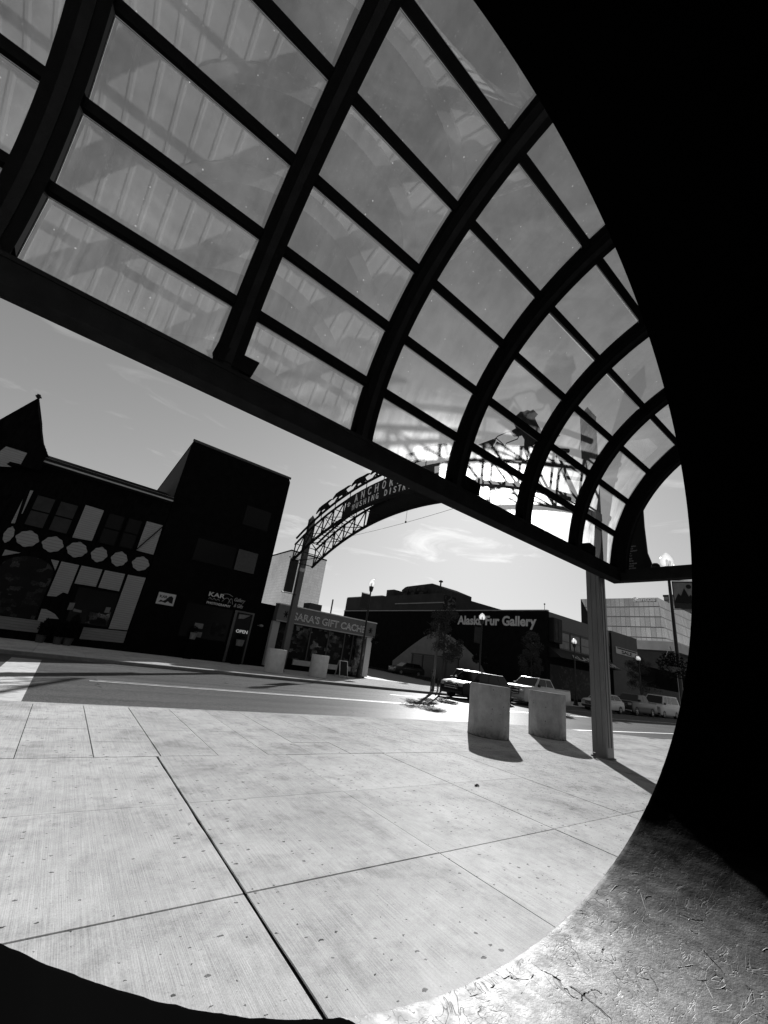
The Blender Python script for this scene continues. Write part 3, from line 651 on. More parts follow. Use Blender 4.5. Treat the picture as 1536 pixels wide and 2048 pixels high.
for x0, x1 in zip(RX, RX[1:]):
    for k in range(0, 6):
        r = AR + .018; a0, a1 = R(3.5 + 13.5 * k + .15), R(3.5 + 13.5 * (k + 1) - .15)
        P = [(AY + r * math.cos(a), AZ + r * math.sin(a)) for a in (a0, a1)]
        if k == 0: P[0] = (P[0][0], 4.79)
        q = [Vector((x0 + .12, P[0][0], P[0][1])), Vector((x1 - .12, P[0][0], P[0][1])), Vector((x1 - .12, P[1][0], P[1][1])), Vector((x0 + .12, P[1][0], P[1][1]))]
        nrm = (q[1] - q[0]).cross(q[3] - q[0]).normalized()
        if nrm.y < 0: nrm = -nrm
        mb = MB(); mb.poly(q)                        # thin sheet between the steel members
        pane = mb.build('glass_pane', K['glass'], canopy)
        mb = MB(); tv = (q[3] - q[0]).normalized(); inn = -nrm * .004   # pale strip added to stand for the glowing glass edges: head and one jamb
        hh = q[3] - tv * .072 + inn; h2 = q[2] - tv * .072 + inn
        mb.hexa([hh + Vector((.05, 0, 0)), h2 - Vector((.05, 0, 0)), h2 - Vector((.05, 0, 0)) - tv * .006, hh + Vector((.05, 0, 0)) - tv * .006,
                 hh + Vector((.05, 0, 0)) + inn * 3, h2 - Vector((.05, 0, 0)) + inn * 3, h2 - Vector((.05, 0, 0)) - tv * .006 + inn * 3, hh + Vector((.05, 0, 0)) - tv * .006 + inn * 3])
        j0 = q[0] + Vector((.048, 0, 0)) + tv * .07 + inn; j1 = q[3] + Vector((.048, 0, 0)) - tv * .086 + inn; e = Vector((.009, 0, 0))
        mb.hexa([j0, j0 + e, j1 + e, j1, j0 + inn * 3, j0 + e + inn * 3, j1 + e + inn * 3, j1 + inn * 3])
        mb.build('edge_glow_strip', K['edge_glow'], pane)
def floodlight(loc, rz, label):
    f = empty('floodlight', loc, label, 'light', 'floodlights along the canopy beam')
    x, y, z = loc; c = Matrix.Rotation(rz, 3, 'Z')
    def T(p): return Vector(loc) + c @ Vector(p)
    x_s = 1.0
    def T(p): return Vector(loc) + c @ (Vector(p) * x_s)
    mb = MB(); mb.hexa([T(p) for p in [(-.24, -.10, .04), (.22, -.10, .04), (.22, .12, .04), (-.24, .12, .04), (-.30, -.13, .25), (.27, -.10, .30), (.27, .14, .30), (-.30, .15, .25)]], .008)
    mb.build('housing', K['steel'], f)
    mb = MB(); mb.hexa([T(p) for p in [(-.10, -.06, .002), (.08, -.06, .002), (.08, .06, .002), (-.10, .06, .002), (-.10, -.05, .038), (.08, -.05, .038), (.08, .05, .038), (-.10, .05, .038)]]); mb.build('bracket', K['steel'], f)
    mb = MB(); mb.hexa([T(p) for p in [(-.27, -.09, .255), (.24, -.07, .302), (.24, .11, .302), (-.27, .11, .255), (-.27, -.09, .262), (.24, -.07, .309), (.24, .11, .309), (-.27, .11, .262)]]); mb.build('lens', K['carglass'], f)
    return f
floodlight((.74, 4.99, 4.787), 0, 'black box floodlight on the beam nearest the left end, at the broad rib')
floodlight((5.50, 4.99, 4.787), R(8), 'black box floodlight on the canopy beam in front of the brightest glass')
floodlight((10.25, 4.99, 4.787), R(10), 'black box floodlight on the canopy beam close to its right corner')

# ------------------------------------------------------------------ gateway arch over the street
GX0, GX1, GYC = 10.53, 12.07, 15.1
arch = empty('gateway_arch', (11.3, GYC, 0), 'steel truss gateway arch with sled dog silhouettes spanning the street', 'gateway')
def post(y, label=None):
    mb = MB(); x, h, s = 11.45, 9.9, .18
    mb.box(x - s, x + s, y - s, y + s, .0, h, .02)
    for q in (-.07, .07): mb.box(x + q - .015, x + q + .015, y - s - .012, y - s, .25, h - .3)
    for q in (-.07, .07): mb.box(x - s - .012, x - s, y + q - .015, y + q + .015, .25, h - .3)
    p = mb.build('post', K['postgrey'], arch)
    mb = MB(); b = s + .015; v = [(x - b, y - b, h), (x + b, y - b, h), (x + b, y + b, h), (x - b, y + b, h)]
    for i in range(4): mb.poly([v[i], v[(i + 1) % 4], (x, y, h + .40)])
    mb.poly(v); mb.build('cap', K['postgrey'], p)
    mb = MB(); mb.box(x - s - .006, x + s + .006, y - s - .014, y + s + .006, 6.22, 6.46); mb.build('collar', K['offwhite'], p)
    mb = MB(); mb.box(x - s - .03, x + s + .03, y - s - .03, y + s + .03, .002, .03, .006); mb.build('base_plate', K['kerb'], p)
post(5.42); post(24.72)
def zarc(y, apex, r=22.): return apex - r + math.sqrt(max(0, r * r - (y - GYC) ** 2))
YA, YB = 5.62, 24.52
for X in (GX0, GX1):
    for apex, rr, w in ((10.42, 22, .12), (9.98, 22, .11), (8.90, 21, .15)):
        mb = MB(); mb.tube([(X, YA + (YB - YA) * i / 40, zarc(YA + (YB - YA) * i / 40, apex, rr)) for i in range(41)], w / 2 + .01, 8)
        mb.build('chord', K['archsteel'], arch, smooth=True)
st = [5.75, 6.9, 8.0, 9.1, 10.2, 11.3] ; stations = st + [2 * GYC - y for y in st[::-1]]
for X in (GX0, GX1):
    for i, y in enumerate(stations):
        mb = MB(); mb.tube([(X, y, zarc(y, 9.98)), (X, y, zarc(y, 8.9, 21))], .042, 6); mb.build('brace', K['archsteel'], arch)
    for a, b in list(zip(st, st[1:])) + [(2 * GYC - p, 2 * GYC - q) for p, q in zip(st, st[1:])]:
        mb = MB(); mb.tube([(X, a, zarc(a, 8.9, 21)), (X, b, zarc(b, 9.98))], .038, 6); mb.build('brace', K['archsteel'], arch)
    y = YA + .4
    while y < YB - .3:
        mb = MB(); mb.tube([(X, y, zarc(y, 10.40)), (X, y, zarc(y, 10.0))], .022, 6); mb.build('spacer', K['archsteel'], arch); y += 1.55
for y in stations + [13.2, 15.1, 17.0]:
    mb = MB(); mb.tube([(GX0, y, zarc(y, 8.9, 21)), (GX1, y, zarc(y, 8.9, 21))], .028, 6); mb.build('cross_tie', K['archsteel'], arch); mb = MB(); mb.tube([(GX0, y, zarc(y, 9.98)), (GX1, y, zarc(y, 9.98))], .026, 6); mb.build('cross_tie', K['archsteel'], arch)
for i, (a, b) in enumerate(zip(stations, stations[1:])):
    if 11 < a < 19 and b - a > 3: continue
    mb = MB(); p, q = (GX0, GX1) if i % 2 else (GX1, GX0)
    mb.tube([(p, a, zarc(a, 8.9, 21)), (q, b, zarc(b, 8.9, 21))], .024, 6); mb.build('diagonal', K['archsteel'], arch); mb = MB(); mb.tube([(q, a, zarc(a, 9.98)), (p, b, zarc(b, 9.98))], .022, 6); mb.build('diagonal', K['archsteel'], arch)
for X, sgn in ((GX0, -1), (GX1, 1)):
    y0, y1 = 11.45, 18.75; ns = 16
    top = [(X + sgn * .07, y0 + .18 + (y1 - y0 - .36) * i / ns, 0) for i in range(ns + 1)]
    pts = [(p[0], p[1], zarc(p[1], 10.02)) for p in top] + [(p[0], y0 + (y1 - y0) * (1 - i / ns), zarc(y0 + (y1 - y0) * (1 - i / ns), 8.86, 21)) for i, p in enumerate(top)]
    mb = MB(); mb.prism(pts, (-sgn * .05, 0, 0)); pn = mb.build('sign_panel', K['panel'], arch)
    if sgn < 0:
        mb = MB()
        def letters(s, ystart, yend, zbase_apex, hgt):
            for i, ch in enumerate(s):
                if ch == ' ': continue
                y = ystart + (yend - ystart) * i / (len(s) - 1); z = zarc(y, zbase_apex)
                sl = -(y - GYC) / math.sqrt(22 ** 2 - (y - GYC) ** 2)
                rt = Vector((0, -1, -sl)).normalized(); up = Vector((0, -sl, 1)).normalized(); up = (up - rt * up.dot(rt)).normalized()
                wd = hgt * (.18 if ch == 'I' else .62)
                add_text(mb, ch, Vector((X - .073, y, z)) , rt, up, height=hgt, width=wd, bold=.012, thick=.02, center=True)
        letters('ANCHORAGE', 17.55, 12.7, 9.45, .46); letters('MUSHING DISTRICT', 17.72, 12.4, 9.02, .33)
        mb.build('lettering', K['letter'], pn)
        mb = MB(); cy, cz = 18.27, zarc(18.27, 9.52)
        def disc(y, z, a, b): mb.prism([(X - .072, y + a * math.cos(t * .5236), z + b * math.sin(t * .5236)) for t in range(12)], (-.02, 0, 0))
        disc(cy, cz - .05, .085, .075); disc(cy + .11, cz + .05, .032, .05); disc(cy + .04, cz + .11, .034, .055); disc(cy - .05, cz + .10, .034, .055); disc(cy - .12, cz + .03, .032, .05)
        mb.build('paw_emblem', K['letter'], pn)
dog = [(12.83, 10.66), (12.71, 10.77), (12.57, 10.81), (12.43, 10.86), (12.03, 10.8), (11.59, 10.68), (11.17, 10.6), (10.93, 10.48), (10.95, 10.43), (11.25, 10.46), (11.38, 10.46), (11.31, 10.28), (11.19, 10.15), (11.1, 9.99), (11.2, 10.02), (11.32, 10.2), (11.5, 10.2), (11.59, 10.04), (11.67, 10.05), (11.84, 10.36), (12.12, 10.41), (12.19, 10.26), (12.24, 10.13), (12.32, 10.16), (12.3, 10.37), (12.47, 10.33), (12.6, 10.26), (12.64, 10.30), (12.43, 10.43), (12.29, 10.49), (12.36, 10.58), (12.57, 10.61), (12.77, 10.6)]
y0 = 11.85; z0 = zarc(y0, 10.42); an0 = math.atan2(-(y0 - GYC), math.sqrt(484 - (y0 - GYC) ** 2))
for i, yc in enumerate((21.25, 19.37, 17.5, 15.62, 13.74, 11.85)):
    an = math.atan2(-(yc - GYC), math.sqrt(484 - (yc - GYC) ** 2)) - an0; c, s = math.cos(an), math.sin(an); mb = MB(); z1 = zarc(yc, 10.42)
    k = 1 + .05 * math.sin(i * 2.3)
    mb.prism([(GX0 - .015, yc + ((a - y0) * c - (b - z0) * s) * k, z1 + .03 + ((a - y0) * s + (b - z0) * c)) for a, b in dog], (.03, 0, 0)); mb.build('dog_silhouette', K['silh'], arch)
musher = [(7.72, 9.72), (7.69, 9.85), (7.53, 9.87), (7.6, 10.07), (7.54, 10.4), (7.35, 10.5), (7.2, 10.43), (7.07, 10.44), (6.95, 10.34), (6.84, 10.35), (6.68, 10.1), (6.79, 10.0), (6.74, 9.84), (6.67, 9.67), (6.58, 9.46), (6.52, 9.27), (6.18, 9.11), (6.01, 9.06), (5.87, 8.92), (6.01, 8.91), (6.24, 9.03), (6.52, 9.08), (6.7, 9.02), (6.92, 8.87), (7.0, 8.7), (7.05, 8.49), (7.11, 8.28), (7.2, 7.99), (7.3, 8.22), (7.24, 8.52), (7.26, 8.73), (7.18, 8.97), (7.17, 9.26), (7.28, 9.49), (7.47, 9.52), (7.64, 9.59)]
mb = MB(); mb.prism([(GX0 - .02, a, b) for a, b in musher], (.04, 0, 0)); mb.build('musher_silhouette', K['silh'], arch)
mb = MB()
for pl in ([(9.25, 9.83), (8.39, 9.8), (8.42, 9.7), (8.56, 9.47), (8.65, 9.57), (8.75, 9.43), (8.91, 9.56)], [(8.34, 9.63), (8.03, 9.38), (7.88, 9.27), (7.85, 8.93), (7.35, 8.71), (7.31, 8.55), (7.94, 8.76), (8.39, 9.08), (8.82, 9.38), (8.71, 9.36), (8.63, 9.47), (8.54, 9.35)]):
    mb.prism([(GX0 - .02, a, b) for a, b in pl], (.04, 0, 0))
for pl in ([(8.43, 9.80), (8.3, 9.86), (7.91, 9.87), (7.76, 9.82), (7.70, 9.72)], [(7.41, 9.5), (7.46, 9.41), (7.92, 9.41), (7.99, 9.3)], [(8.39, 9.8), (8.03, 9.38)]): mb.tube([(GX0, a, b) for a, b in pl], .018, 6)
mb.build('sled_silhouette', K['silh'], arch)
mb = MB(); mb.tube([(11.3, 22.3 - 15.0 * i / 24, 7.98 - .25 * (1 - ((i - 12) / 12) ** 2)) for i in range(25)], .008, 5); cb = mb.build('cable', K['archsteel'], arch)
mb = MB(); mb.tube([(11.3, 14.1, 8.84), (11.3, 14.1, 7.80)], .008, 5); mb.lathe([(.0, 7.70), (.045, 7.74), (.045, 7.79), (.0, 7.83)], (11.3, 14.1, 0), 10); mb.build('pendant', K['archsteel'], arch)
# banner on the far post
bn = empty('street_banner', (10.75, 24.0, 4.6), 'narrow black banner held off the far gateway post by two ball ended arms', 'banner')
mb = MB(); mb.box(10.33, 10.93, 24.29, 24.31, 4.70, 6.86); mb.build('cloth', K['banner'], bn)
mb = MB()
for z in (4.64, 6.92): mb.tube([(10.28, 24.3, z), (11.25, 24.3, z)], .02, 8); mb.lathe([(.0, z - .06), (.06, z), (.0, z + .06)], (10.27, 24.3, 0), 10); mb.tube([(11.25, 24.3, z), (11.3, 24.53, z)], .02, 6)
mb.build('arms', K['pole'], bn)

# ------------------------------------------------------------------ bollards
def bollard(h=1.26, r=.54, m='bollard'):
    b = empty('bollard', (0, 0, 0))
    mb = MB(); mb.lathe([(r, 0), (r, .3), (r, .7), (r, h - .03), (r - .006, h - .012), (r - .02, h), (r * .5, h), (.001, h)], n=90, cap=False)
    for q in mb.bm.verts:
        if h - .04 < q.co.z < h + .01 and q.co.xy.length > r - .05: q.co.z -= abs(rnd.gauss(0, .003)); q.co.xy *= 1 - abs(rnd.gauss(0, .002))
    mb.build('shaft', K[m], b, smooth=True)
    mb = MB(); mb.lathe([(r + .006, -.002), (r + .006, .006), (r + .001, .008)], n=48, cap=False); mb.build('joint_ring', K['joint'], b)
    return b
K['palebollard'] = mat('pale_concrete', .42, .85, .1, var=.15, vscale=4, bump=.3, bscale=60)
pb = bollard()
pf = bollard(m='palebollard')
for i, (x, y, lb) in enumerate(((9.84, 7.66, 'near grey concrete bollard, the left one of the two before the parked cars'), (12.70, 7.68, 'near grey concrete bollard standing beside the gateway post, stained on its right'), (10.20, 22.9, 'distant pale bollard at the foot of the far gateway post'), (13.05, 22.9, 'distant pale bollard in front of the gift shop, beside the sandwich board'))):
    o = (pb, copy_tree(pb) if i == 1 else None, pf, copy_tree(pf) if i == 3 else None)[i]
    o.location = (x, y, 0); o.rotation_euler.z = i * 1.3; tag(o, lb, 'bollard', 'concrete bollards around the gateway posts')

# ------------------------------------------------------------------ lamp posts, banners, baskets
def lamp():
    l = empty('street_lamp', (0, 0, 0))
    mb = MB(); mb.lathe([(.24, 0), (.24, .14), (.19, .20), (.17, .55), (.19, .60), (.13, .70), (.09, .95)], n=12); mb.build('base', K['pole'], l)
    mb = MB(); mb.lathe([(.075, .94), (.07, 3), (.058, 6.4)], n=10); mb.build('pole', K['pole'], l)
    mb = MB(); mb.lathe([(.06, 6.38), (.12, 6.44), (.15, 6.55), (.19, 6.78), (.17, 6.82)], n=14); mb.build('lamp_head', K['pole'], l)
    mb = MB(); mb.lathe([(.15, 6.81), (.24, 6.92), (.265, 7.05), (.24, 7.20), (.16, 7.34), (.06, 7.43), (.004, 7.47)], n=18); g = mb.build('globe', K['globe'], l, smooth=True)
    mb = MB(); mb.lathe([(.05, 6.83), (.05, 7.12), (.01, 7.16)], n=8); mb.build('bulb', K['offwhite'], g)
    return l
def banner(loc, rz, label, group='banners on the lamp posts'):
    b = empty('lamp_banner', loc, label, 'banner', group); b.rotation_euler.z = rz
    mb = MB()
    ORG[b] = (0, 0, 0)
    mb.box(.08, .82, -.012, .012, 0, 1.12); mb.build('cloth', K['banner'], b)
    mb = MB(); mb.box(.12, .78, -.018, -.0125, .22, 1.06); pr = mb.build('print', K['bannerlight'], b)
    mb = MB(); mb.prism([(x, -.0185, z) for x, z in [(.12, .30), (.26, .62), (.34, .52), (.47, .84), (.60, .50), (.66, .58), (.78, .36), (.78, .22), (.12, .22)]], (0, -.004, 0))
    mb.prism([(.62 + .09 * math.cos(t * .5236), -.0185, .90 + .09 * math.sin(t * .5236)) for t in range(12)], (0, -.004, 0)); mb.build('picture', K['panel'], pr)
    mb = MB(); mb.tube([(.03, 0, -.03), (.86, 0, -.03)], .014, 6); mb.tube([(.03, 0, 1.15), (.86, 0, 1.15)], .014, 6); mb.build('arms', K['pole'], b)
    return b
def leaf_cloud(mb, c, rad, n, size, flat=1., seed=0):
    r_ = random.Random(seed)
    for i in range(n):
        d = Vector((r_.gauss(0, 1), r_.gauss(0, 1), r_.gauss(0, 1))).normalized() * r_.random() ** .45
        p = Vector(c) + Vector((d.x * rad[0], d.y * rad[1], d.z * rad[2]))
        a = Vector((r_.gauss(0, 1), r_.gauss(0, 1), r_.gauss(0, .7))).normalized(); b = a.cross(Vector((r_.gauss(0, 1), r_.gauss(0, 1), r_.gauss(0, 1)))).normalized(); s = size * r_.uniform(.6, 1.3)
        mb.poly([p - a * s, p + b * s * .45, p + a * s, p - b * s * .45])
def basket(loc, r, label, seed=1):
    b = empty('hanging_basket', loc, label, 'flower basket', 'hanging flower baskets on the lamp posts'); x, y, z = loc
    mb = MB(); mb.lathe([(.05, z - .18), (r * .5, z - .10), (r * .62, z)], (x, y, 0), 12); mb.build('bowl', K['plastic'], b)
    mb = MB(); leaf_cloud(mb, (x, y, z + .05), (r, r, r * .95), 900, .055, seed=seed); mb.build('foliage', K['leafdark'], b)
    mb = MB()
    for a in range(3): mb.tube([(x + r * .6 * math.cos(a * 2.1), y + r * .6 * math.sin(a * 2.1), z), (x, y, z + r * 1.5)], .006, 4)
    mb.build('chains', K['pole'], b); return b
L0 = lamp()
LP = [(18.43, 26.3, 1.0, 'black lamp post with banner and basket before the gift shop'), (25.9, 21.2, .81, 'black lamp post with acorn globe rising behind the parked black car'), (39.9, 21.2, .81, 'black lamp post beside the shop awning, in front of its upper windows'), (54.4, 21.2, .81, 'farthest lamp post, before the low grey block right of the gateway post'), (19.1, 6.05, .99, 'near tall lamp post whose globe stands above the canopy tie beam')]
for i, (x, y, s, lb) in enumerate(LP):
    o = L0 if i == 0 else copy_tree(L0); o.location = (x, y, 0); o.scale = (s if s > .9 else .95, s if s > .9 else .95, s); tag(o, lb, 'street lamp', 'acorn globe street lamps')
banner((18.43, 26.3, 5.05), R(180), 'dark banner on the lamp post before the gift shop')
banner((25.9, 21.2, 3.75), R(180), 'small banner on the lamp post over the black car')
banner((19.1, 6.05, 5.03), R(-70), 'large banner with mountain print on the near lamp post, cut by the opening')
basket((19.35, 26.0, 2.75), .38, 'flower basket beside the gift shop lamp post', 3)
basket((26.3, 21.9, 2.5), .34, 'left one of two round baskets above the black car roof', 4)
basket((27.6, 22.0, 2.42), .34, 'right one of two round baskets above the black car roof', 5)
basket((18.75, 6.15, 2.75), .52, 'big dark basket on the near lamp post beside the white van', 6)

# ------------------------------------------------------------------ trees
def tree(loc, h, crown, label, seed, stake=False):
    t = empty('street_tree', loc, label, 'tree', 'young trees on the far pavement'); x, y, z = loc; r_ = random.Random(seed)
    mb = MB(); mb.tube([(x, y, 0), (x + .03, y, h * .35), (x - .02, y + .03, h * .7), (x + .02, y, h * .95)], [.07, .06, .04, .015], 7)
    for i in range(9):
        a = r_.uniform(0, 6.28); zz = h * r_.uniform(.38, .8); L = r_.uniform(.5, 1.2) * crown
        mb.tube([(x, y, zz), (x + L * .5 * math.cos(a), y + L * .5 * math.sin(a), zz + L * .35), (x + L * math.cos(a), y + L * math.sin(a), zz + L * .6)], [.028, .018, .008], 5)
    mb.build('trunk', K['bark'], t)
    mb = MB()
    for i in range(38):
        f = r_.random(); zz = h * (.36 + .60 * f); w = crown * (1.05 - abs(f - .35) * .9); a = r_.uniform(0, 6.28); q = r_.random() ** .6 * w
        s = r_.uniform(.28, .5) * (.6 + .4 * crown)
        leaf_cloud(mb, (x + q * math.cos(a), y + q * math.sin(a), zz), (s, s, s * .85), 190, .062, seed=seed * 50 + i)
    mb.build('crown', K['leaf'], t); return t
tree((21.7, 21.0, 0), 5.75, 1.35, 'young leafy street tree beside the tall grey stake, left of the black car', 11)
tree((33.0, 21.4, 0), 5.6, 1.05, 'slender dark street tree standing behind the white pickup', 12)
tree((57.5, 22.3, 0), 6.2, 2.0, 'dark street tree just right of the gateway post, before the low block', 13)
mb = MB(); mb.box(20.95, 21.09, 21.0, 21.14, 0, 4.45, .01); tag(mb.build('stake', K['postgrey'], at=(21.02, 21.07, 0)), 'tall square grey stake beside the young tree', 'post')
br = empty('bike_rack', (20.75, 20.9, 0), 'low black metal rack at the kerb by the tree', 'bike rack')
mb = MB()
for q in (0, .5): mb.tube([(20.6 + q, 20.75, 0), (20.6 + q, 20.75, .75), (20.75 + q, 20.85, .92), (20.9 + q, 20.95, .75), (20.9 + q, 20.95, 0)], .03, 7)
mb.build('hoops', K['pole'], br)
mb = MB(); mb.tube([(20.5, 20.72, .08), (21.6, 20.95, .08)], .025, 6); mb.tube([(20.45, 20.7, 0), (20.45, 20.7, 1.15)], .04, 7); mb.lathe([(.0, 1.14), (.075, 1.2), (.06, 1.28), (0, 1.33)], (20.45, 20.7, 0), 10); mb.build('rail', K['pole'], br)

# ------------------------------------------------------------------ half timbered building (facade plane y = 27)
FY = 27.0
def facade(mb, pts, y=FY, d=.06, proud=.0):       # polygon in x,z on a facade facing the street, d thick, standing proud
    mb.prism([(x, y - proud - d, z) for x, z in pts], (0, d, 0)); return mb
ht = empty('timbered_building', (-3, FY, 0), 'dark half timbered building with a gable and a row of scalloped shields', 'building')
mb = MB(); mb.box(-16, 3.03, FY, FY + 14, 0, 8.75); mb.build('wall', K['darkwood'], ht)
mb = MB(); mb.prism([(-16, FY - .45, 8.72), (-16, FY - .5, 8.98), (-16, FY + 6, 11.0), (-16, FY + 14, 8.76)], (19.0, 0, 0)); rf = mb.build('roof', K['shingle'], ht)
mb = MB(); mb.box(-3.7, 3.0, FY - .47, FY - .42, 8.74, 9.0); mb.build('eave_board', mat('eave_board', .30, .7, .3, var=.15, vscale=3), rf)
gx = [(-6.75, 7.9), (-6.45, 8.5), (-4.72, 11.95), (-4.45, 11.2), (-4.18, 10.6), (-3.85, 9.8), (-3.38, 9.1), (-3.38, 8.2)]
mb = MB(); mb.prism([(x, FY - .6, z) for x, z in gx], (0, 3.4, 0)); gb = mb.build('gable', K['darkwood'], ht)
mb = MB(); gr = [(-4.72, 11.97), (-4.43, 11.2), (-4.15, 10.6), (-3.82, 9.8), (-3.33, 9.08)]
for (a, b), (c, d) in zip(gr, gr[1:]):
    for q in range(5):
        f0, f1 = q / 5, (q + 1) / 5; A = (a + (c - a) * f0 + .02, b + (d - b) * f0); B = (a + (c - a) * f1 + .05, b + (d - b) * f1)
        mb.hexa([(A[0], FY - .68, A[1]), (A[0], FY + 2.9, A[1]), (B[0], FY + 2.9, B[1]), (B[0], FY - .68, B[1]), (A[0] - .05, FY - .68, A[1]), (A[0] - .05, FY + 2.9, A[1]), (B[0] - .05, FY + 2.9, B[1]), (B[0] - .05, FY - .68, B[1])])
mb.box(-4.80, -4.66, FY - .72, FY - .5, 11.95, 12.12); mb.box(-4.85, -4.60, FY - .70, FY - .52, 12.0, 12.04)
mb.build('shingle_edge', K['shingle'], gb)
mb = MB(); facade(mb, [(-4.94, 8.89), (-4.11, 8.88), (-4.13, 8.22), (-4.55, 8.2), (-4.62, 8.02), (-4.4, 7.95), (-4.85, 7.8), (-5.3, 7.9)], FY - .6, .03); mb.build('siding_panel', K['lap'], gb)
panels = [[(-.99, 7.22), (-.11, 7.19), (-.1, 5.39), (-.98, 5.34)], [(2.07, 7.26), (2.95, 7.26), (2.98, 5.43), (2.07, 5.45)], [(-3.42, 7.19), (-3.3, 7.21), (-3.30, 5.92), (-3.33, 5.92)], [(-3.53, 6.62), (-3.40, 5.38), (-3.54, 5.34)],
          [(-1.0, 4.0), (-.22, 4.0), (-.21, 2.46), (-.42, 2.5), (-.62, 2.24), (-1.0, 2.2)], [(-.11, 4.0), (.85, 4.01), (.85, 3.06), (-.11, 3.04)], [(.97, 4.01), (1.95, 4.02), (1.96, 3.05), (.97, 3.05)], [(2.1, 4.02), (3.0, 4.05), (2.99, 1.1), (2.1, 1.05)],
          [(-1.0, 1.55), (-.8, 1.56), (-.4, 1.4), (-.15, 1.18), (-.62, 1.14), (-.7, .9), (-.95, .9)], [(-3.3, 4.02), (-2.7, 4.02), (-3.3, 3.7)], [(-1.45, 4.0), (-1.1, 4.0), (-1.1, 3.5)], [(-3.9, 4.0), (-3.6, 4.0), (-3.6, 3.4)]]
for p in panels: mb = MB(); facade(mb, p, FY, .03); mb.build('siding_panel', K['lap'], ht)
mb = MB(); mb.bar((2.02, FY - .05, 5.43), (3.0, FY - .05, 7.25), .13, .05); mb.build('diagonal_timber', K['darkwood'], ht)
for p in ([(1.0, .95), (3.0, 1.03), (3.0, .42), (1.0, .36)], [(-3.6, .95), (-.76, .98), (-.76, .41), (-3.6, .37)]): mb = MB(); facade(mb, p, FY, .05); mb.build('base_panel', K['lapwide'], ht)
for cx, wd in ((-3.42, .18), (-2.68, .44), (-1.63, .43), (-.57, .43), (.45, .36), (1.42, .38), (2.51, .42)):
    mb = MB(); cz = 4.76; rz_ = .40; pts = []
    for i in range(40):
        a = 2 * math.pi * i / 40; s = 1 + .05 * math.cos(8 * a) + .03 * math.cos(4 * a)
        pts.append((cx + wd * s * math.cos(a), cz + rz_ * s * math.sin(a)))
    facade(mb, pts, FY, .05, .03); mb.build('shield', K['oval'], ht)
for x0, x1, z0, z1, k in ((-3.05, -2.3, 5.44, 7.06, 'dimglass'), (-2.05, -1.28, 5.45, 7.06, 'dimglass'), (.2, .95, 5.41, 7.14, 'darkglass'), (1.18, 1.85, 5.46, 7.16, 'darkglass')):
    mb = MB()
    for a in ((x0 - .06, x0, z0 - .06, z1 + .06), (x1, x1 + .06, z0 - .06, z1 + .06), (x0, x1, z0 - .06, z0), (x0, x1, z1, z1 + .06), (x0, x1, (z0 + z1) / 2 - .03, (z0 + z1) / 2 + .03)): mb.box(a[0], a[1], FY - .06, FY, a[2], a[3])
    w = mb.build('window', K['darkwood'], ht); mb = MB(); mb.box(x0, x1, FY - .02, FY - .005, z0, z1); mb.build('pane', K[k], w)
mb = MB(); mb.box(.15, 2.02, FY - .03, FY - .01, 1.12, 2.9); sw = mb.build('shop_window', K['darkglass'], ht)
mb = MB(); mb.box(.98, 1.95, FY - .045, FY - .032, 1.18, 1.9); mb.build('window_display', K['goods'], sw)
mb = MB(); facade(mb, [(1.64, 2.12), (1.86, 2.13), (1.86, 1.84), (1.64, 1.82)], FY, .012, .048); facade(mb, [(.02, 2.05), (.25, 2.08), (.25, 1.72), (.02, 1.68)], FY, .012, .03); facade(mb, [(.28, 1.8), (.65, 1.75), (.65, 1.64), (.28, 1.66)], FY, .012, .048); mb.build('notices', K['notice'], sw)
mb = MB(); pts = [(-3.2, 1.0), (-3.2, 3.2)] + [(-2.15 - 1.05 * math.cos(math.pi * i / 12), 3.2 + .75 * math.sin(math.pi * i / 12)) for i in range(1, 12)] + [(-1.1, 3.2), (-1.1, 1.0)]
facade(mb, pts, FY, .04, .0); mb.build('arched_window', K['goodsdim'], ht)
for i, (x, z, w) in enumerate(((-.55, .55, .5), (.15, .6, .6), (.55, .95, .35))):
    pl = empty('potted_shrub', (x, FY - .5, 0), ('dark potted shrub left of the shop window', 'broad dark potted shrub under the shop window', 'tall dark potted shrub in front of the shop window')[i], 'plant', 'potted shrubs by the timbered front')
    mb = MB(); mb.lathe([(.16, 0), (.22, .35), (.24, .36)], (x, FY - .5, 0), 12); mb.build('pot', K['frame'], pl)
    mb = MB(); leaf_cloud(mb, (x, FY - .5, z + .1), (w * .6, .3, .5), 260, .07, seed=80 + i); mb.build('foliage', K['leafdark'], pl)

# ------------------------------------------------------------------ black photography shop
ks = empty('photography_shop', (6.5, FY, 0), 'tall black shop block with a photography gallery sign over its window', 'building')
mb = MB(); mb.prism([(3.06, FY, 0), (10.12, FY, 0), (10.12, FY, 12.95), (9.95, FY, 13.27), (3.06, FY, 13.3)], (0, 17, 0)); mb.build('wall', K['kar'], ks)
mb = MB(); mb.box(3.035, 3.055, FY + .4, FY + 16.5, 8.8, 13.0); mb.build('side_cladding', K['karside'], ks)
mb = MB(); mb.box(3.0, 10.1, FY - .07, FY - .003, 13.18, 13.34); mb.build('parapet_cap', K['frame'], ks)
for p in ([(5.05, 7.02), (9.05, 7.26), (9.15, 5.85), (5.1, 5.58)],): pass
mb = MB(); mb.box(5.1, 7.6, FY - .02, FY - .003, 5.7, 7.1); mb.build('window', K['darkglass'], ks)
mb = MB(); mb.box(7.75, 9.1, FY - .02, FY - .003, 5.7, 7.1); mb.build('window', K['frame'], ks)
mb = MB(); mb.box(7.5, 9.3, FY - .02, FY - .003, 8.8, 10.2); mb.build('window', K['darkglass'], ks)
mb = MB()
add_text(mb, 'KAR', (6.66, FY - .03, 3.74), (1, 0, 0), (0, 0, 1), .27, 1.0, bold=.02, thick=.02)
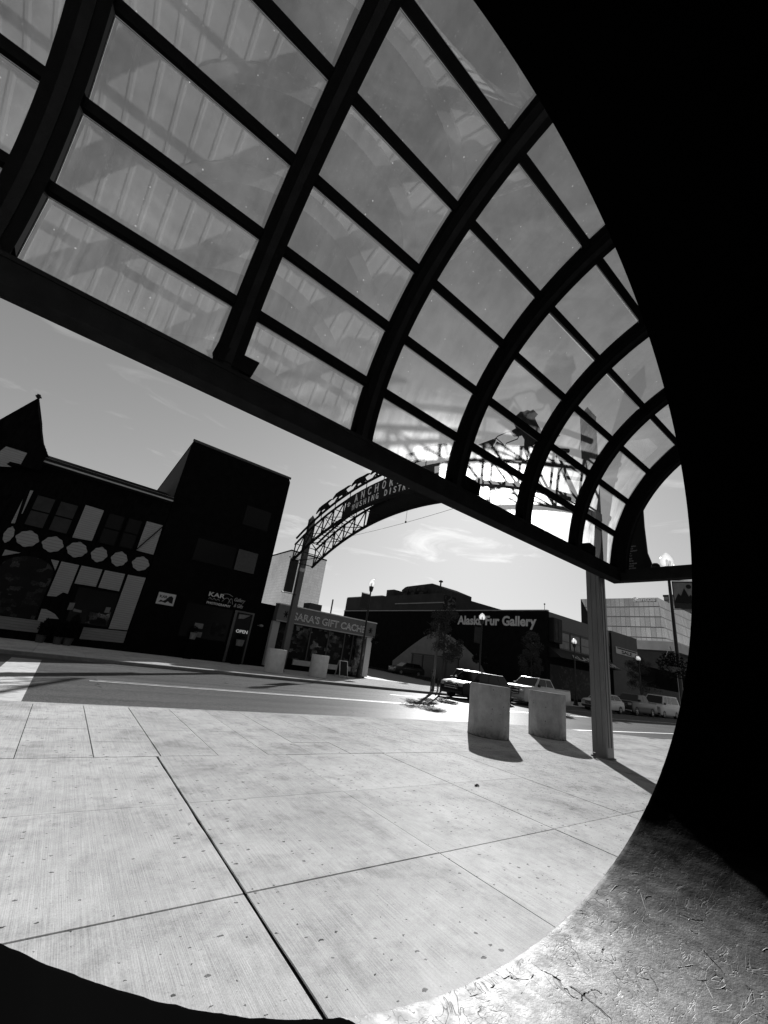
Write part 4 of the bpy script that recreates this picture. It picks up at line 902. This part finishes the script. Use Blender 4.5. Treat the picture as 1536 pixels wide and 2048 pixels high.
add_text(mb, 'PHOTOGRAPHY', (6.66, FY - .03, 3.27), (1, 0, 0), (0, 0, 1), .15, 1.5, bold=.03, thick=.02)
mb.build('sign_lettering', mat('sign_letters_pale', .36, .6, .3, var=.1, vscale=8), ks)
mb = MB(); add_text(mb, 'Gallery', (8.3, FY - .03, 3.66), (1, 0, 0), (0, 0, 1), .30, .72, bold=.005, shear=.35, thick=.02); add_text(mb, '& Gifts', (8.36, FY - .03, 3.36), (1, 0, 0), (0, 0, 1), .24, .6, bold=.005, shear=.35, thick=.02)
def hump(x, z, w, h): mb.tube([(x + w * i / 10, FY - .03, z + h * math.sin(math.pi * i / 10)) for i in range(11)], .014, 5)
hump(7.55, 3.55, .55, .28); hump(7.45, 3.98, .7, .1); hump(7.95, 3.5, .3, .34); hump(6.7, 3.56, .2, .09); hump(6.95, 3.56, .2, .09); hump(7.2, 3.56, .2, .09)
mb.build('sign_script', mat('script_pale', .24, .6, .3, var=.1, vscale=8), ks)
mb = MB(); mb.box(5.6, 8.4, FY - .03, FY - .003, 1.2, 3.15); sw = mb.build('shop_window', K['darkglass'], ks)
mb = MB(); mb.box(6.35, 6.85, FY - .045, FY - .032, 1.75, 2.05); mb.box(6.45, 6.9, FY - .045, FY - .032, 1.25, 1.55); mb.build('notices', K['notice'], sw)
mb = MB(); mb.box(7.35, 8.2, FY - .045, FY - .032, 1.5, 2.2); mb.build('window_display', K['goodsdim'], sw)
mb = MB(); mb.box(8.72, 9.72, FY - .02, FY - .003, .1, 3.1); dr = mb.build('door', K['darkglass'], ks)
mb = MB(); mb.box(8.55, 8.70, FY - .06, FY - .003, .05, 3.2); mb.box(9.74, 9.84, FY - .06, FY - .003, .05, 3.2); mb.box(8.7, 9.74, FY - .06, FY - .003, 3.1, 3.2); mb.build('frame', mat('door_frame_grey', .05, .5, .4), dr)
mb = MB(); add_text(mb, 'OPEN', (8.9, FY - .045, 1.85), (1, 0, 0), (0, 0, 1), .21, .76, bold=.02, thick=.02); mb.build('open_sign', mat('lit_open_sign', .5, .5, .3, emit=.06), dr)
mb = MB(); facade(mb, [(8.85, 3.0), (9.6, 3.02), (9.2, 2.75), (8.85, 2.7)], FY, .01, .022); mb.build('door_notice', K['notice'], dr)
sgn = empty('shop_plaque', (4.35, FY - .1, 2.7), 'small white hanging plaque left of the black shop window', 'sign')
mb = MB(); mb.box(3.9, 4.85, FY - .13, FY - .08, 2.75, 3.42); mb.build('board', K['offwhite'], sgn)
mb = MB(); add_text(mb, 'KAR', (4.0, FY - .131, 3.12), (1, 0, 0), (0, 0, 1), .16, .42, bold=.03, thick=.008)
mb.prism([(x, FY - .132, z) for x, z in [(4.0, 2.86), (4.1, 3.0), (4.25, 2.96), (4.35, 3.04), (4.5, 3.26), (4.62, 3.3), (4.74, 3.2), (4.76, 2.88), (4.62, 2.9), (4.5, 2.98), (4.38, 2.86), (4.2, 2.9)]], (0, -.008, 0)); mb.build('lettering', K['panel'], sgn)
for i, (x, z, w, nm) in enumerate(((6.35, 1.1, .2, 'round white planter at the left of the black shop window'), (9.2, 1.08, .26, 'white planter box before the open door sign'))):
    pl = empty('window_planter', (x, FY - .4, 0), nm, 'plant', 'planters before the black shop')
    mb = MB(); mb.lathe([(w * .8, z), (w, z + .36), (w + .02, z + .38)], (x, FY - .4, 0), 14); mb.build('pot', K['pot'], pl)
    mb = MB(); mb.box(x - w, x + w, FY - .6, FY - .2, 0, z - .004); mb.build('stand', K['kar'], pl)
    mb = MB(); leaf_cloud(mb, (x, FY - .4, z + .55), (w, w, .25), 130, .06, seed=60 + i); mb.build('foliage', K['leafdark'], pl)
mb = MB(); mb.lathe([(.0, 0), (.13, .05), (.13, .15), (0, .2)], (10.35, FY - .35, 2.4), 12); mb.tube([(10.35, FY - .35, 2.5), (10.2, FY, 2.5)], .02, 6); tag(mb.build('wall_lamp', K['pot'], at=(10.35, FY - .35, 2.4)), 'small round wall lamp between the black shop and the gift shop', 'lamp')

# ------------------------------------------------------------------ gift shop
gs = empty('gift_shop', (15.5, FY, 0), 'low gift shop with a long lettered fascia and dark display windows', 'building')
mb = MB(); mb.box(10.2, 19.75, FY + .35, FY + 11, 0, 4.0); mb.build('wall', K['kar'], gs)
mb = MB(); mb.box(11.3, 19.78, FY - .25, FY + .34, 3.02, 4.12); fb = mb.build('fascia', K['fascia'], gs)
mb = MB(); mb.box(11.28, 19.8, FY - .30, FY + .34, 4.122, 4.19); mb.build('top_trim', mat('trim_pale', .42, .6, .3), fb)
mb = MB(); mb.box(11.32, 19.76, FY - .29, FY - .252, 2.99, 3.07); mb.build('bottom_trim', mat('trim_dull', .2, .6, .3), fb)
mb = MB(); v = add_text(mb, "SARA'S GIFT CACHE", (12.55, FY - .256, 3.26), (1, 0, 0), (0, 0, 1), .50, 6.2, bold=.012, thick=.012); mb.build('lettering', mat('letter_edge', .75, .6, .3), fb)
mb = MB(); add_text(mb, "SARA'S GIFT CACHE", (12.575, FY - .269, 3.285), (1, 0, 0), (0, 0, 1), .45, 6.15, bold=-.012, thick=.012); mb.build('letter_face', mat('letter_face', .16, .6, .3), fb)
mb = MB()
for cx in (11.95, 19.28):
    for a in range(6): mb.bar((cx, FY - .26, 3.52), (cx + .2 * math.cos(a * 1.047), FY - .26, 3.52 + .24 * math.sin(a * 1.047)), .07, .01, (0, 1, 0))
mb.build('emblems', K['panel'], fb)
mb = MB(); mb.box(12.95, 18.05, FY + .30, FY + .349, .7, 2.98); sw = mb.build('shop_window', K['goods'], gs)
mb = MB()
for x in (12.9, 14.35, 15.9, 17.3, 18.1): mb = MB(); mb.box(x - .04, x + .04, FY + .22, FY + .298, .7, 3.0); mb.build('mullion', K['frame'], sw)
mb = MB(); mb.box(13.4, 18.3, FY + .15, FY + .30, .34, .68); mb.build('sill', K['offwhite'], gs)
mb = MB(); mb.box(18.25, 19.1, FY - .05, FY + .34, .1, 2.98); mb.build('pilaster', K['column'], gs)
mb = MB(); mb.box(19.2, 19.7, FY - .05, FY + .34, .1, 2.98); mb.build('corner_trim', mat('corner_white', .3, .7, .3), gs)
mb = MB(); mb.box(11.25, 11.75, FY + .0, FY + .34, .1, 2.98); mb.build('corner_trim', mat('corner_pale', .26, .7, .3), gs)
mb = MB(); mb.box(11.78, 12.85, FY + .25, FY + .345, .1, 2.9); dr = mb.build('door', K['goodsdim'], gs)
mb = MB(); mb.box(15.0, 16.1, FY + 2.5, FY + 3.6, 4.01, 4.95); mb.build('roof_unit', K['frame'], gs)
mb = MB(); mb.tube([(17.0, FY + 2.5, 4.0), (17.0, FY + 2.5, 5.6)], .06, 6); mb.build('vent_pipe', K['frame'], gs)
sb = empty('sandwich_board', (16.7, FY - 2.2, 0), 'chalk sandwich board on the pavement before the gift shop window', 'sign')
for sy in (-1, 1):
    mb = MB(); a, b = (FY - 2.2 + sy * .32), (FY - 2.2 + sy * .04)
    for x in (15.65, 16.27): mb.bar((x, a, .0), (x, b, 1.08), .06, .04)
    mb.bar((15.68, a, .12), (16.24, a, .12), .05, .05); mb.bar((15.68, b, 1.06), (16.24, b, 1.06), .05, .05); fr = mb.build('frame', K['offwhite'], sb)
    mb = MB(); mb.hexa([(15.68, a, .15), (16.24, a, .15), (16.24, b, 1.03), (15.68, b, 1.03), (15.68, a + .015, .15), (16.24, a + .015, .15), (16.24, b + .015, 1.03), (15.68, b + .015, 1.03)]); mb.build('board', K['slate'], fr)

# ------------------------------------------------------------------ fur gallery building, lot, blocks and towers behind
AX = 44.6
af = empty('fur_gallery', (AX, 27, 0), 'long dark two storey building with large pale lettering painted along its side wall', 'building')
mb = MB(); mb.prism([(AX, 27, 0), (AX, 72, 0), (AX, 72, 9.72), (AX, 27, 9.58)], (15.5, 0, 0)); mb.build('wall', K['afwall'], af)
mb = MB(); mb.prism([(AX - .06, 26.9, 9.585), (AX - .06, 72.1, 9.725), (AX - .06, 72.1, 9.87), (AX - .06, 26.9, 9.72)], (.5, 0, 0)); mb.build('flashing', K['flash'], af)
mb = MB(); mb.box(AX + .5, 60.1, 26.93, 26.997, 7.8, 9.55); mb.build('front_panels', K['affront'], af)
mb = MB(); add_text(mb, 'Alaska Fur Gallery', (AX - .002, 40.9, 7.35), (0, -1, 0), (0, 0, 1), 1.62, 12.6, bold=.035, thick=.012); mb.build('wall_lettering', K['aftext'], af)
mb = MB(); pts = [(54.5, 0.05), (54.5, 1.6), (51, 3.8), (48, 5.5), (45.6, 6.5), (43.5, 6.5), (41.5, 5.8), (39.5, 4.9), (37.6, 3.7), (36.2, 2.5), (35.2, 1.2), (35, 0.05)]
mb.prism([(AX - .012, y, z) for y, z in pts], (.010, 0, 0)); mb.build('pale_gable_patch', K['afpatch'], af)
mb = MB()
for i in range(5):
    x = 47.3 + i * 2.5; mb.box(x, x + 2.2, 26.9, 26.995, 5.75, 7.55)
w = mb.build('upper_windows', K['afglass'], af)
mb = MB()
for i in range(6): x = 47.1 + i * 2.5; mb.box(x, x + .16, 26.84, 26.9, 5.6, 7.7)
mb.box(47.1, 60, 26.84, 26.9, 7.58, 7.74); mb.box(47.1, 60, 26.84, 26.9, 5.55, 5.72); mb.box(47.3, 60, 26.85, 26.899, 6.55, 6.63); mb.build('mullions', K['frame'], w)
mb = MB(); mb.box(45.0, 46.85, 26.3, 26.99, 6.1, 8.9, .06); bw = mb.build('bay_window', K['panel'], af)
mb = MB(); mb.box(45.25, 45.8, 26.27, 26.3, 6.4, 8.7); mb.box(45.95, 46.55, 26.27, 26.3, 6.4, 8.7); mb.build('pane', K['unit'], bw)
mb = MB(); mb.prism([(44.9, 25.4, 4.5), (44.9, 26.95, 5.6), (44.9, 26.95, 4.4)], (15, 0, 0)); aw = mb.build('awning', K['panel'], af)
mb = MB(); add_text(mb, 'ALASKA FUR', (47.6, 25.36, 4.62), (1, 0, 0), (0, .8, .55), .85, 11.5, bold=.01, shear=.2, thick=.02); mb.build('lettering', mat('awning_letters', .3, .6, .3), aw)
mb = MB(); mb.box(45.2, 59.8, 26.95, 26.99, .3, 3.7); mb.build('shopfront', K['goodsdim'], af)
mb = MB(); mb.lathe([(.03, 9.6), (.03, 10.4), (.12, 10.5), (.02, 10.62)], (45.2, 27.6, 0), 8); mb.build('roof_lamp', K['unit'], af)
ub = empty('upper_block', (50, 52, 0), 'flat roofed dark block with rooftop units behind the fur gallery', 'building')
mb = MB(); mb.box(AX + .25, 62, 44.3, 72.2, 9.73, 12.45); mb.build('wall', K['upper'], ub)
mb = MB(); mb.box(AX + .15, 62, 60, 71.9, 12.46, 12.6); mb.box(AX + .15, AX + .24, 44.2, 56, 10.9, 11.05); mb.build('roof_edge', K['flash'], ub)
mb = MB(); mb.box(AX + .2, 47.5, 44.21, 44.29, 9.75, 12.2); mb.build('end_window', K['goods'], ub)
mb = MB(); mb.prism([(AX + 2, 45.5, 12.46), (AX + 2, 55.5, 12.46), (AX + 2, 55.5, 14.4), (AX + 2, 49, 14.6), (AX + 2, 45.5, 13.4)], (6, 0, 0)); mb.build('penthouse', K['unit'], ub)
mb = MB(); mb.box(AX + 1.5, AX + 4, 58.4, 60.6, 12.61, 13.9); mb.build('roof_unit', K['unit'], ub)
for y in (50.2, 52.3, 54.2):
    mb = MB(); mb.tube([(AX + .9, y - .9, 13.3), (AX + .9, y, 13.55), (AX + .9, y + .9, 13.3)], [.45, .5, .3], 10); mb.box(AX + .7, AX + 1.1, y - .4, y + .4, 12.46, 13.0); mb.build('duct', K['unit'], ub)
mb = MB(); mb.lathe([(.12, 13.5), (.12, 14.5), (.35, 14.6), (.35, 14.75), (.05, 14.9)], (AX + 1.6, 46.6, 0), 10); mb.build('vent_stack', K['unit'], ub)
en = empty('gated_enclosure', (42.5, 43, 0), 'small framed gate enclosure against the pale patch of the long wall', 'enclosure')
mb = MB()
for y in (38.2, 40.4, 42.6, 45.0, 47.2): mb.box(42.2, 42.4, y - .1, y + .1, 0, 2.9)
mb.box(42.15, 42.45, 38.0, 47.4, 2.9, 3.1); mb.build('frame', K['frame'], en)
for y in (38.3, 40.5, 42.7, 45.1): mb = MB(); mb.box(42.27, 42.33, y, y + 2.0, .15, 2.85); mb.build('gate', K['affront'], en)
bb = empty('billboard_block', (65, 27, 0), 'grey block with a pale sale strip low on its front, right of the gateway post', 'building')
mb = MB(); mb.box(61.0, 69.2, 27.02, 40, 0, 9.75); mb.build('wall', K['bill'], bb)
mb = MB(); mb.box(62.0, 68.8, 26.9, 27.01, 6.85, 7.75); sp = mb.build('sign_strip', K['offwhite'], bb)
mb = MB(); add_text(mb, 'SALE', (63.6, 26.895, 6.95), (1, 0, 0), (0, 0, 1), .45, 3.4, bold=.03, thick=.012); mb.build('lettering', K['panel'], sp)
mb = MB(); mb.box(62.3, 68.5, 26.88, 26.899, 7.5, 7.68); mb.build('top_band', K['panel'], sp)
mb = MB(); mb.box(60.15, 60.9, 27.02, 40, 0, 9.4); mb.build('side_pier', K['lotfar'], bb)
db = empty('dark_storefronts', (88, 27, 0), 'row of low dark storefronts running on behind the white van', 'building')
mb = MB(); mb.box(69.5, 130, 27.5, 45, 0, 6.2); mb.build('wall', K['lotfar'], db)
mb = MB(); mb.box(69.5, 130, 27.4, 27.5, 1.0, 3.2); mb.build('shopfront', K['goodsdim'], db)
tw = empty('glass_tower', (70, 155, 0), 'tall square mirror glass office tower behind the low gift shop', 'building')
mb = MB(); mb.box(63.5, 80, 150, 172, 0, 37.4); mb.build('curtain_wall', K['tower'], tw)
mb = MB(); mb.box(63.4, 80.1, 149.9, 172.1, 37.41, 38.0); mb.build('parapet', K['unit'], tw)
sn = empty('office_block', (160, 65, 0), 'pale gridded office block with rooftop name sign at the far right', 'building')
mb = MB(); mb.prism([(150, 76.8, 33.0), (150, 51.2, 32.8), (150, 50.0, 19), (150, 76.0, 19)], (40, 0, 0)); mb.build('curtain_wall', K['santos'], sn)
mb = MB(); mb.prism([(149.9, 76.7, 33.0), (149.9, 73.6, 26.5), (149.9, 73.6, 19.0), (149.9, 76.7, 19.0)], (-.05, 0, 0)); mb.build('dark_wedge', K['panel'], sn)  # flat dark wedge in place of the slanted underside at the left end
mb = MB(); mb.box(149.5, 190.5, 47.8, 77, 16.2, 18.99); mb.build('podium', K['podium'], sn)
mb = MB(); mb.box(150.5, 190, 50, 76, 0, 16.2); mb.build('base', K['bill'], sn)
mb = MB(); add_text(mb, 'Santos', (149.6, 58.4, 31.5), (0, -1, 0), (0, 0, 1), 1.5, 6.6, bold=.03, thick=.25); mb.build('roof_sign', mat('roof_sign_pale', .9, .5, .3), sn)
t2 = empty('banded_tower', (215, 62, 0), 'banded grey tower seen behind the near lamp post', 'building')
mb = MB(); mb.box(200, 230, 48, 66, 0, 43.5); mb.build('wall', K['tower2'], t2)
mb = MB(); mb.box(199.8, 230.2, 47.8, 66.2, 43.51, 44.3); mb.build('parapet', K['unit'], t2)
# directory panel on the canopy's end
dp = empty('directory_panel', (12.5, 4.8, 4.8), 'tall black panel of small white text lines beyond the canopy end rib', 'sign')
mb = MB(); pts = [(5.25, 4.80), (5.25, 6.3), (4.9, 6.85), (4.42, 7.35), (4.44, 6.2), (4.42, 5.4), (4.30, 4.95), (4.24, 4.80)]
mb.prism([(12.5, y, z) for y, z in pts], (.06, 0, 0)); bd = mb.build('board', K['panel'], dp)
mb = MB(); lines = [(6.35, 'ALASKA', .0), (6.1, 'TOURS', .0), (5.83, 'M WILSON', .05), (5.62, 'ICE A CAMERA', .05), (5.55, 'ANCHORAGE', .05), (5.48, 'A LIVE MARKET', .05), (5.41, 'STATION', .08), (5.34, 'A SUPPLY', .08), (5.25, 'A MARKET', .08), (5.18, 'ANCHORAGE', .1), (5.10, 'B ART MUSEUM', .1), (5.03, 'M O PARKS', .1), (4.96, 'INSTRUCTION', .12)]
for z, s, q in lines: add_text(mb, s, (12.498, 5.02 + q * .3, z), (0, -1, 0), (0, 0, 1), .035, .035 * .8 * len(s), bold=.01, thick=.004)
mb.build('text_lines', mat('directory_text', .3, .6, .3), bd)
mb = MB(); mb.box(12.485, 12.499, 4.38, 5.0, 4.82, 4.91); mb.build('footer', K['bannerlight'], bd)
mb = MB(); mb.box(12.46, 12.5, 4.3, 5.25, 4.73, 4.80); mb.build('mount', K['steel'], dp)
dm = empty('security_dome', (11.93, 4.05, 4.77), 'small black dome camera sitting on the canopy tie beam', 'camera')
mb = MB(); mb.lathe([(.10, 4.772), (.115, 4.80), (.10, 4.86), (.06, 4.90), (.004, 4.915)], (11.93, 4.05, 0), 16); mb.build('dome', K['carglass'], dm, smooth=True)
mb = MB(); mb.lathe([(.12, 4.7715), (.12, 4.79), (.116, 4.795)], (11.93, 4.05, 0), 16); mb.build('collar', K['unit'], dm)
# litter
mb = MB(); mb.lathe([(.028, .002), (.033, .012), (.033, .11), (.027, .122), (.001, .122)], (11.0, 5.42, 0), 14); tag(mb.build('drink_can', K['can'], at=(11.0, 5.42, 0)), 'small printed drink can at the foot of the gateway post', 'can')
mb = MB()
for i in range(3):
    x, y = 5.375 + i * .02, 4.355 + .012 * (i % 2); a = i * 1.1
    P = [(x + .026 * math.cos(a + t) * (1 + .4 * math.cos(3 * t)), y + .018 * math.sin(a + t), .009 + .01 * math.cos(2 * t + i)) for t in [k * .6283 for k in range(10)]]
    mb.prism(P, (0, 0, .003))
tag(mb.build('dead_leaf', K['deadleaf'], at=(5.39, 4.36, 0)), 'curled dead leaf lying alone on the pavement slab', 'leaf')

# ------------------------------------------------------------------ vehicles (nose towards -x)
def arch_pts(cx, r, z0, n=9):
    return [(cx + r * math.cos(math.pi * i / (n - 1)), z0 + r * math.sin(math.pi * i / (n - 1))) for i in range(n)]
def vehicle(name, label, cat, loc, rotz, m, L, W, prof, cab, axles, wr, glassmat=None, front_h=(.62, .9), bed=None, grille=(.42, .85), group='vehicles parked along the far kerb', rear_glass=True, cabsplit=(.5,)):
    """prof: upper outline of the lower body (x,z) nose to tail; cab: (xb0,zb0),(xt0,zt),(xt1,zt),(xb1,zb1)"""
    v = empty(name, (0, 0, 0)); hw = W / 2; zc = wr + .02
    bot = [(L, .34)] + []
    low = []
    for ax in sorted(axles, reverse=True):
        low += [(ax + wr + .07, .26)] + [p for p in arch_pts(ax, wr + .07, wr * .82)] + [(ax - wr - .07, .26)]
    pts = prof + [(L - .02, .36), (L - .12, .28)] + low + [(.1, .26), (0.0, .34)]
    mb = MB(); mb.prism([(x, -hw, z) for x, z in pts], (0, W, 0), .045, 3); mb.build('body', m, v, smooth=True)
    (x0, z0), (x1, z1), (x2, z2), (x3, z3) = cab; wi, wt = hw - .05, hw - .24
    c = [Vector(p) for p in [(x0, -wi, z0), (x3, -wi, z3), (x3, wi, z3), (x0, wi, z0), (x1, -wt, z1), (x2, -wt, z2), (x2, wt, z2), (x1, wt, z1)]]
    mb = MB(); mb.hexa(c, .05); cb = mb.build('cabin', m, v, smooth=True)
    gm = glassmat or K['carglass']
    def quad(a, b, d, e, u0, u1, v0, v1, off):      # bilinear patch on a face, standing proud
        f = lambda u, w_: (a.lerp(b, u)).lerp(e.lerp(d, u), w_)
        nrm = (b - a).cross(e - a).normalized() * off
        return [f(u0, v0) + nrm, f(u1, v0) + nrm, f(u1, v1) + nrm, f(u0, v1) + nrm], nrm
    def pane(nm, *args):
        q, nr = quad(*args); mb = MB(); mb.prism(q, -nr * 1.6); return mb.build(nm, gm, cb)
    pane('windshield', c[3], c[0], c[4], c[7], .06, .94, .08, .9, .006)
    if rear_glass: pane('rear_window', c[1], c[2], c[6], c[5], .08, .92, .15, .9, .006)
    sp = [0.05] + list(cabsplit) + [.95]
    for u0, u1 in zip(sp, sp[1:]):
        pane('side_window', c[0], c[1], c[5], c[4], u0 + .015, u1 - .015, .14, .88, .006)
        pane('side_window', c[2], c[3], c[7], c[6], 1 - u1 + .015, 1 - u0 - .015, .14, .88, .006)
    for ax in axles:
        for sy in (-1, 1):
            y0 = sy * (hw - .12)
            mb = MB(); mb.lathe([(wr * .62, -.11), (wr * .94, -.12), (wr, -.08), (wr, .08), (wr * .94, .12), (wr * .62, .11)], (ax, y0, wr), 22, 'y'); w = mb.build('wheel', K['tyre'], v, smooth=True)
            mb = MB()
            for s in range(5): a = s * 1.2566 + .3; mb.bar((ax, y0 + sy * .112, wr), (ax + wr * .58 * math.cos(a), y0 + sy * .112, wr + wr * .58 * math.sin(a)), .07, .02, (0, 1, 0))
            mb.lathe([(wr * .56, -.1), (wr * .63, -.122), (wr * .63, .122), (wr * .56, .1)], (ax, y0, wr), 22, 'y', cap=False); mb.build('rim', K['rim'], w)
    zf0, zf1 = grille
    mb = MB(); mb.box(-.035, -.001, -hw * .58, hw * .58, zf0, zf1); g = mb.build('grille', K['plastic'], v)
    mb = MB()
    for q in range(3): z = zf0 + (zf1 - zf0) * (q + .5) / 3; mb.box(-.05, -.036, -hw * .55, hw * .55, z - .018, z + .018)
    mb.build('grille_bar', K['chrome'], g)
    for sy in (-1, 1):
        a, b = sorted((sy * hw * .62, sy * (hw - .06)))
        mb = MB(); mb.hexa([(-.02, a, front_h[0]), (-.02, b, front_h[0]), (.2, b, front_h[0]), (.2, a, front_h[0]), (-.015, a, front_h[1]), (-.015, b, front_h[1]), (.25, b, front_h[1]), (.25, a, front_h[1])], .015); mb.build('headlight', K['lightlens'], v)
        mb = MB(); xm = x0 + .35; yy = sy * (hw + .09); mb.box(xm - .06, xm + .08, min(yy, yy - sy * .16), max(yy, yy - sy * .16), z0 + .02, z0 + .2, .02); mb.build('mirror', K['plastic'], v)
    mb = MB(); mb.box(-.09, .04, -hw * .94, hw * .94, .32, .46, .03); mb.build('bumper', K['plastic'] if not bed else K['chrome'], v)
    mb = MB(); mb.box(.15, x3 - .1, -hw - .004, -hw + .004, .66, .685) if False else mb.box(x0 + .2, x0 + .9 if bed else x3 - .3, -hw - .006, -hw - .001, z0 - .16, z0 - .13); mb.build('trim_strip', K['chrome'], v)
    if bed:
        a, b, zt = bed; mb = MB(); mb.box(a, b, -hw + .1, hw - .1, zt + .002, zt + .02); mb.build('bed_floor', K['plastic'], v)
        mb = MB(); mb.box(a - .05, b + .06, -hw + .005, -hw + .11, zt + .003, zt + .06); mb.box(a - .05, b + .06, hw - .11, hw - .005, zt + .003, zt + .06); mb.box(b + .02, b + .08, -hw + .11, hw - .11, zt + .003, zt + .05); mb.build('bed_rail', m, v)
    v.location = loc; v.rotation_euler.z = rotz; tag(v, label, cat, group); return v
vehicle('parked_car', 'glossy black crossover parked nose left behind the near bollard', 'car', (20.5, 18.95, -.125), 0, K['carblack'], 4.95, 1.95,
        [(0, .62), (.05, .9), (.25, 1.02), (1.25, 1.12), (4.85, 1.12), (4.95, .8)], ((1.1, 1.10), (1.85, 1.72), (4.3, 1.70), (4.85, 1.1)), (.95, 3.9), .37, front_h=(.74, .94), grille=(.55, .9), cabsplit=(.36, .68))
vehicle('pickup_truck', 'white crew cab pickup with a big barred grille, parked behind the black car', 'pickup', (26.9, 19.0, -.125), 0, K['carwhite'], 6.2, 2.05,
        [(0, .6), (.02, 1.12), (.12, 1.24), (1.5, 1.32), (6.15, 1.30), (6.2, .62)], ((1.45, 1.30), (2.25, 1.95), (3.7, 1.95), (4.05, 1.3)), (1.05, 4.85), .42, front_h=(.88, 1.12), bed=(4.2, 6.05, 1.30), grille=(.68, 1.16), cabsplit=(.55,))
vehicle('pickup_truck', 'dark pickup in shade between the gateway post and the white van', 'pickup', (43.6, 18.8, -.125), 0, K['cardark'], 5.7, 1.95,
        [(0, .6), (.02, 1.05), (.12, 1.18), (1.4, 1.26), (5.65, 1.24), (5.7, .62)], ((1.35, 1.24), (2.05, 1.86), (3.7, 1.86), (4.0, 1.24)), (1.0, 4.5), .41, front_h=(.85, 1.06), bed=(4.1, 5.55, 1.24), grille=(.66, 1.08), cabsplit=(.5,))
vehicle('parked_van', 'white cargo van at the right end of the parked row', 'van', (50.6, 19.0, -.125), 0, K['carwhite'], 5.6, 2.0,
        [(0, .6), (.05, .98), (.25, 1.12), (1.0, 1.3), (5.5, 1.3), (5.6, .6)], ((.9, 1.26), (1.75, 2.15), (5.35, 2.18), (5.55, 1.28)), (.95, 4.2), .37, front_h=(.82, 1.04), grille=(.6, .92), cabsplit=(.26, .5))
vehicle('parked_car', 'white hatchback mostly hidden by the gateway post', 'car', (38.2, 18.9, -.125), 0, K['carwhite'], 4.3, 1.8,
        [(0, .55), (.05, .8), (.3, .92), (1.1, 1.0), (4.2, 1.0), (4.3, .6)], ((1.0, .98), (1.75, 1.52), (3.5, 1.50), (4.15, 1.0)), (.85, 3.45), .34, front_h=(.66, .84), grille=(.5, .8))
vehicle('parked_car', 'grey car standing in the lot between the black car and the pickup', 'car', (30.2, 24.6, 0), R(200), K['cargrey'], 4.6, 1.85,
        [(0, .55), (.05, .85), (.3, .98), (1.1, 1.08), (4.5, 1.08), (4.6, .6)], ((1.0, 1.06), (1.8, 1.68), (3.9, 1.66), (4.45, 1.06)), (.9, 3.65), .35, front_h=(.7, .9), grille=(.5, .84), group='cars standing in the side lot')
vehicle('parked_car', 'dark car parked in the side lot by the long dark wall', 'car', (36.2, 44.2, 0), R(-8), K['cardark'], 4.7, 1.85,
        [(0, .55), (.05, .82), (.3, .96), (1.1, 1.04), (4.6, 1.06), (4.7, .6)], ((1.0, 1.02), (1.8, 1.6), (3.9, 1.58), (4.5, 1.04)), (.9, 3.7), .35, front_h=(.7, .88), grille=(.5, .82), group='cars standing in the side lot')
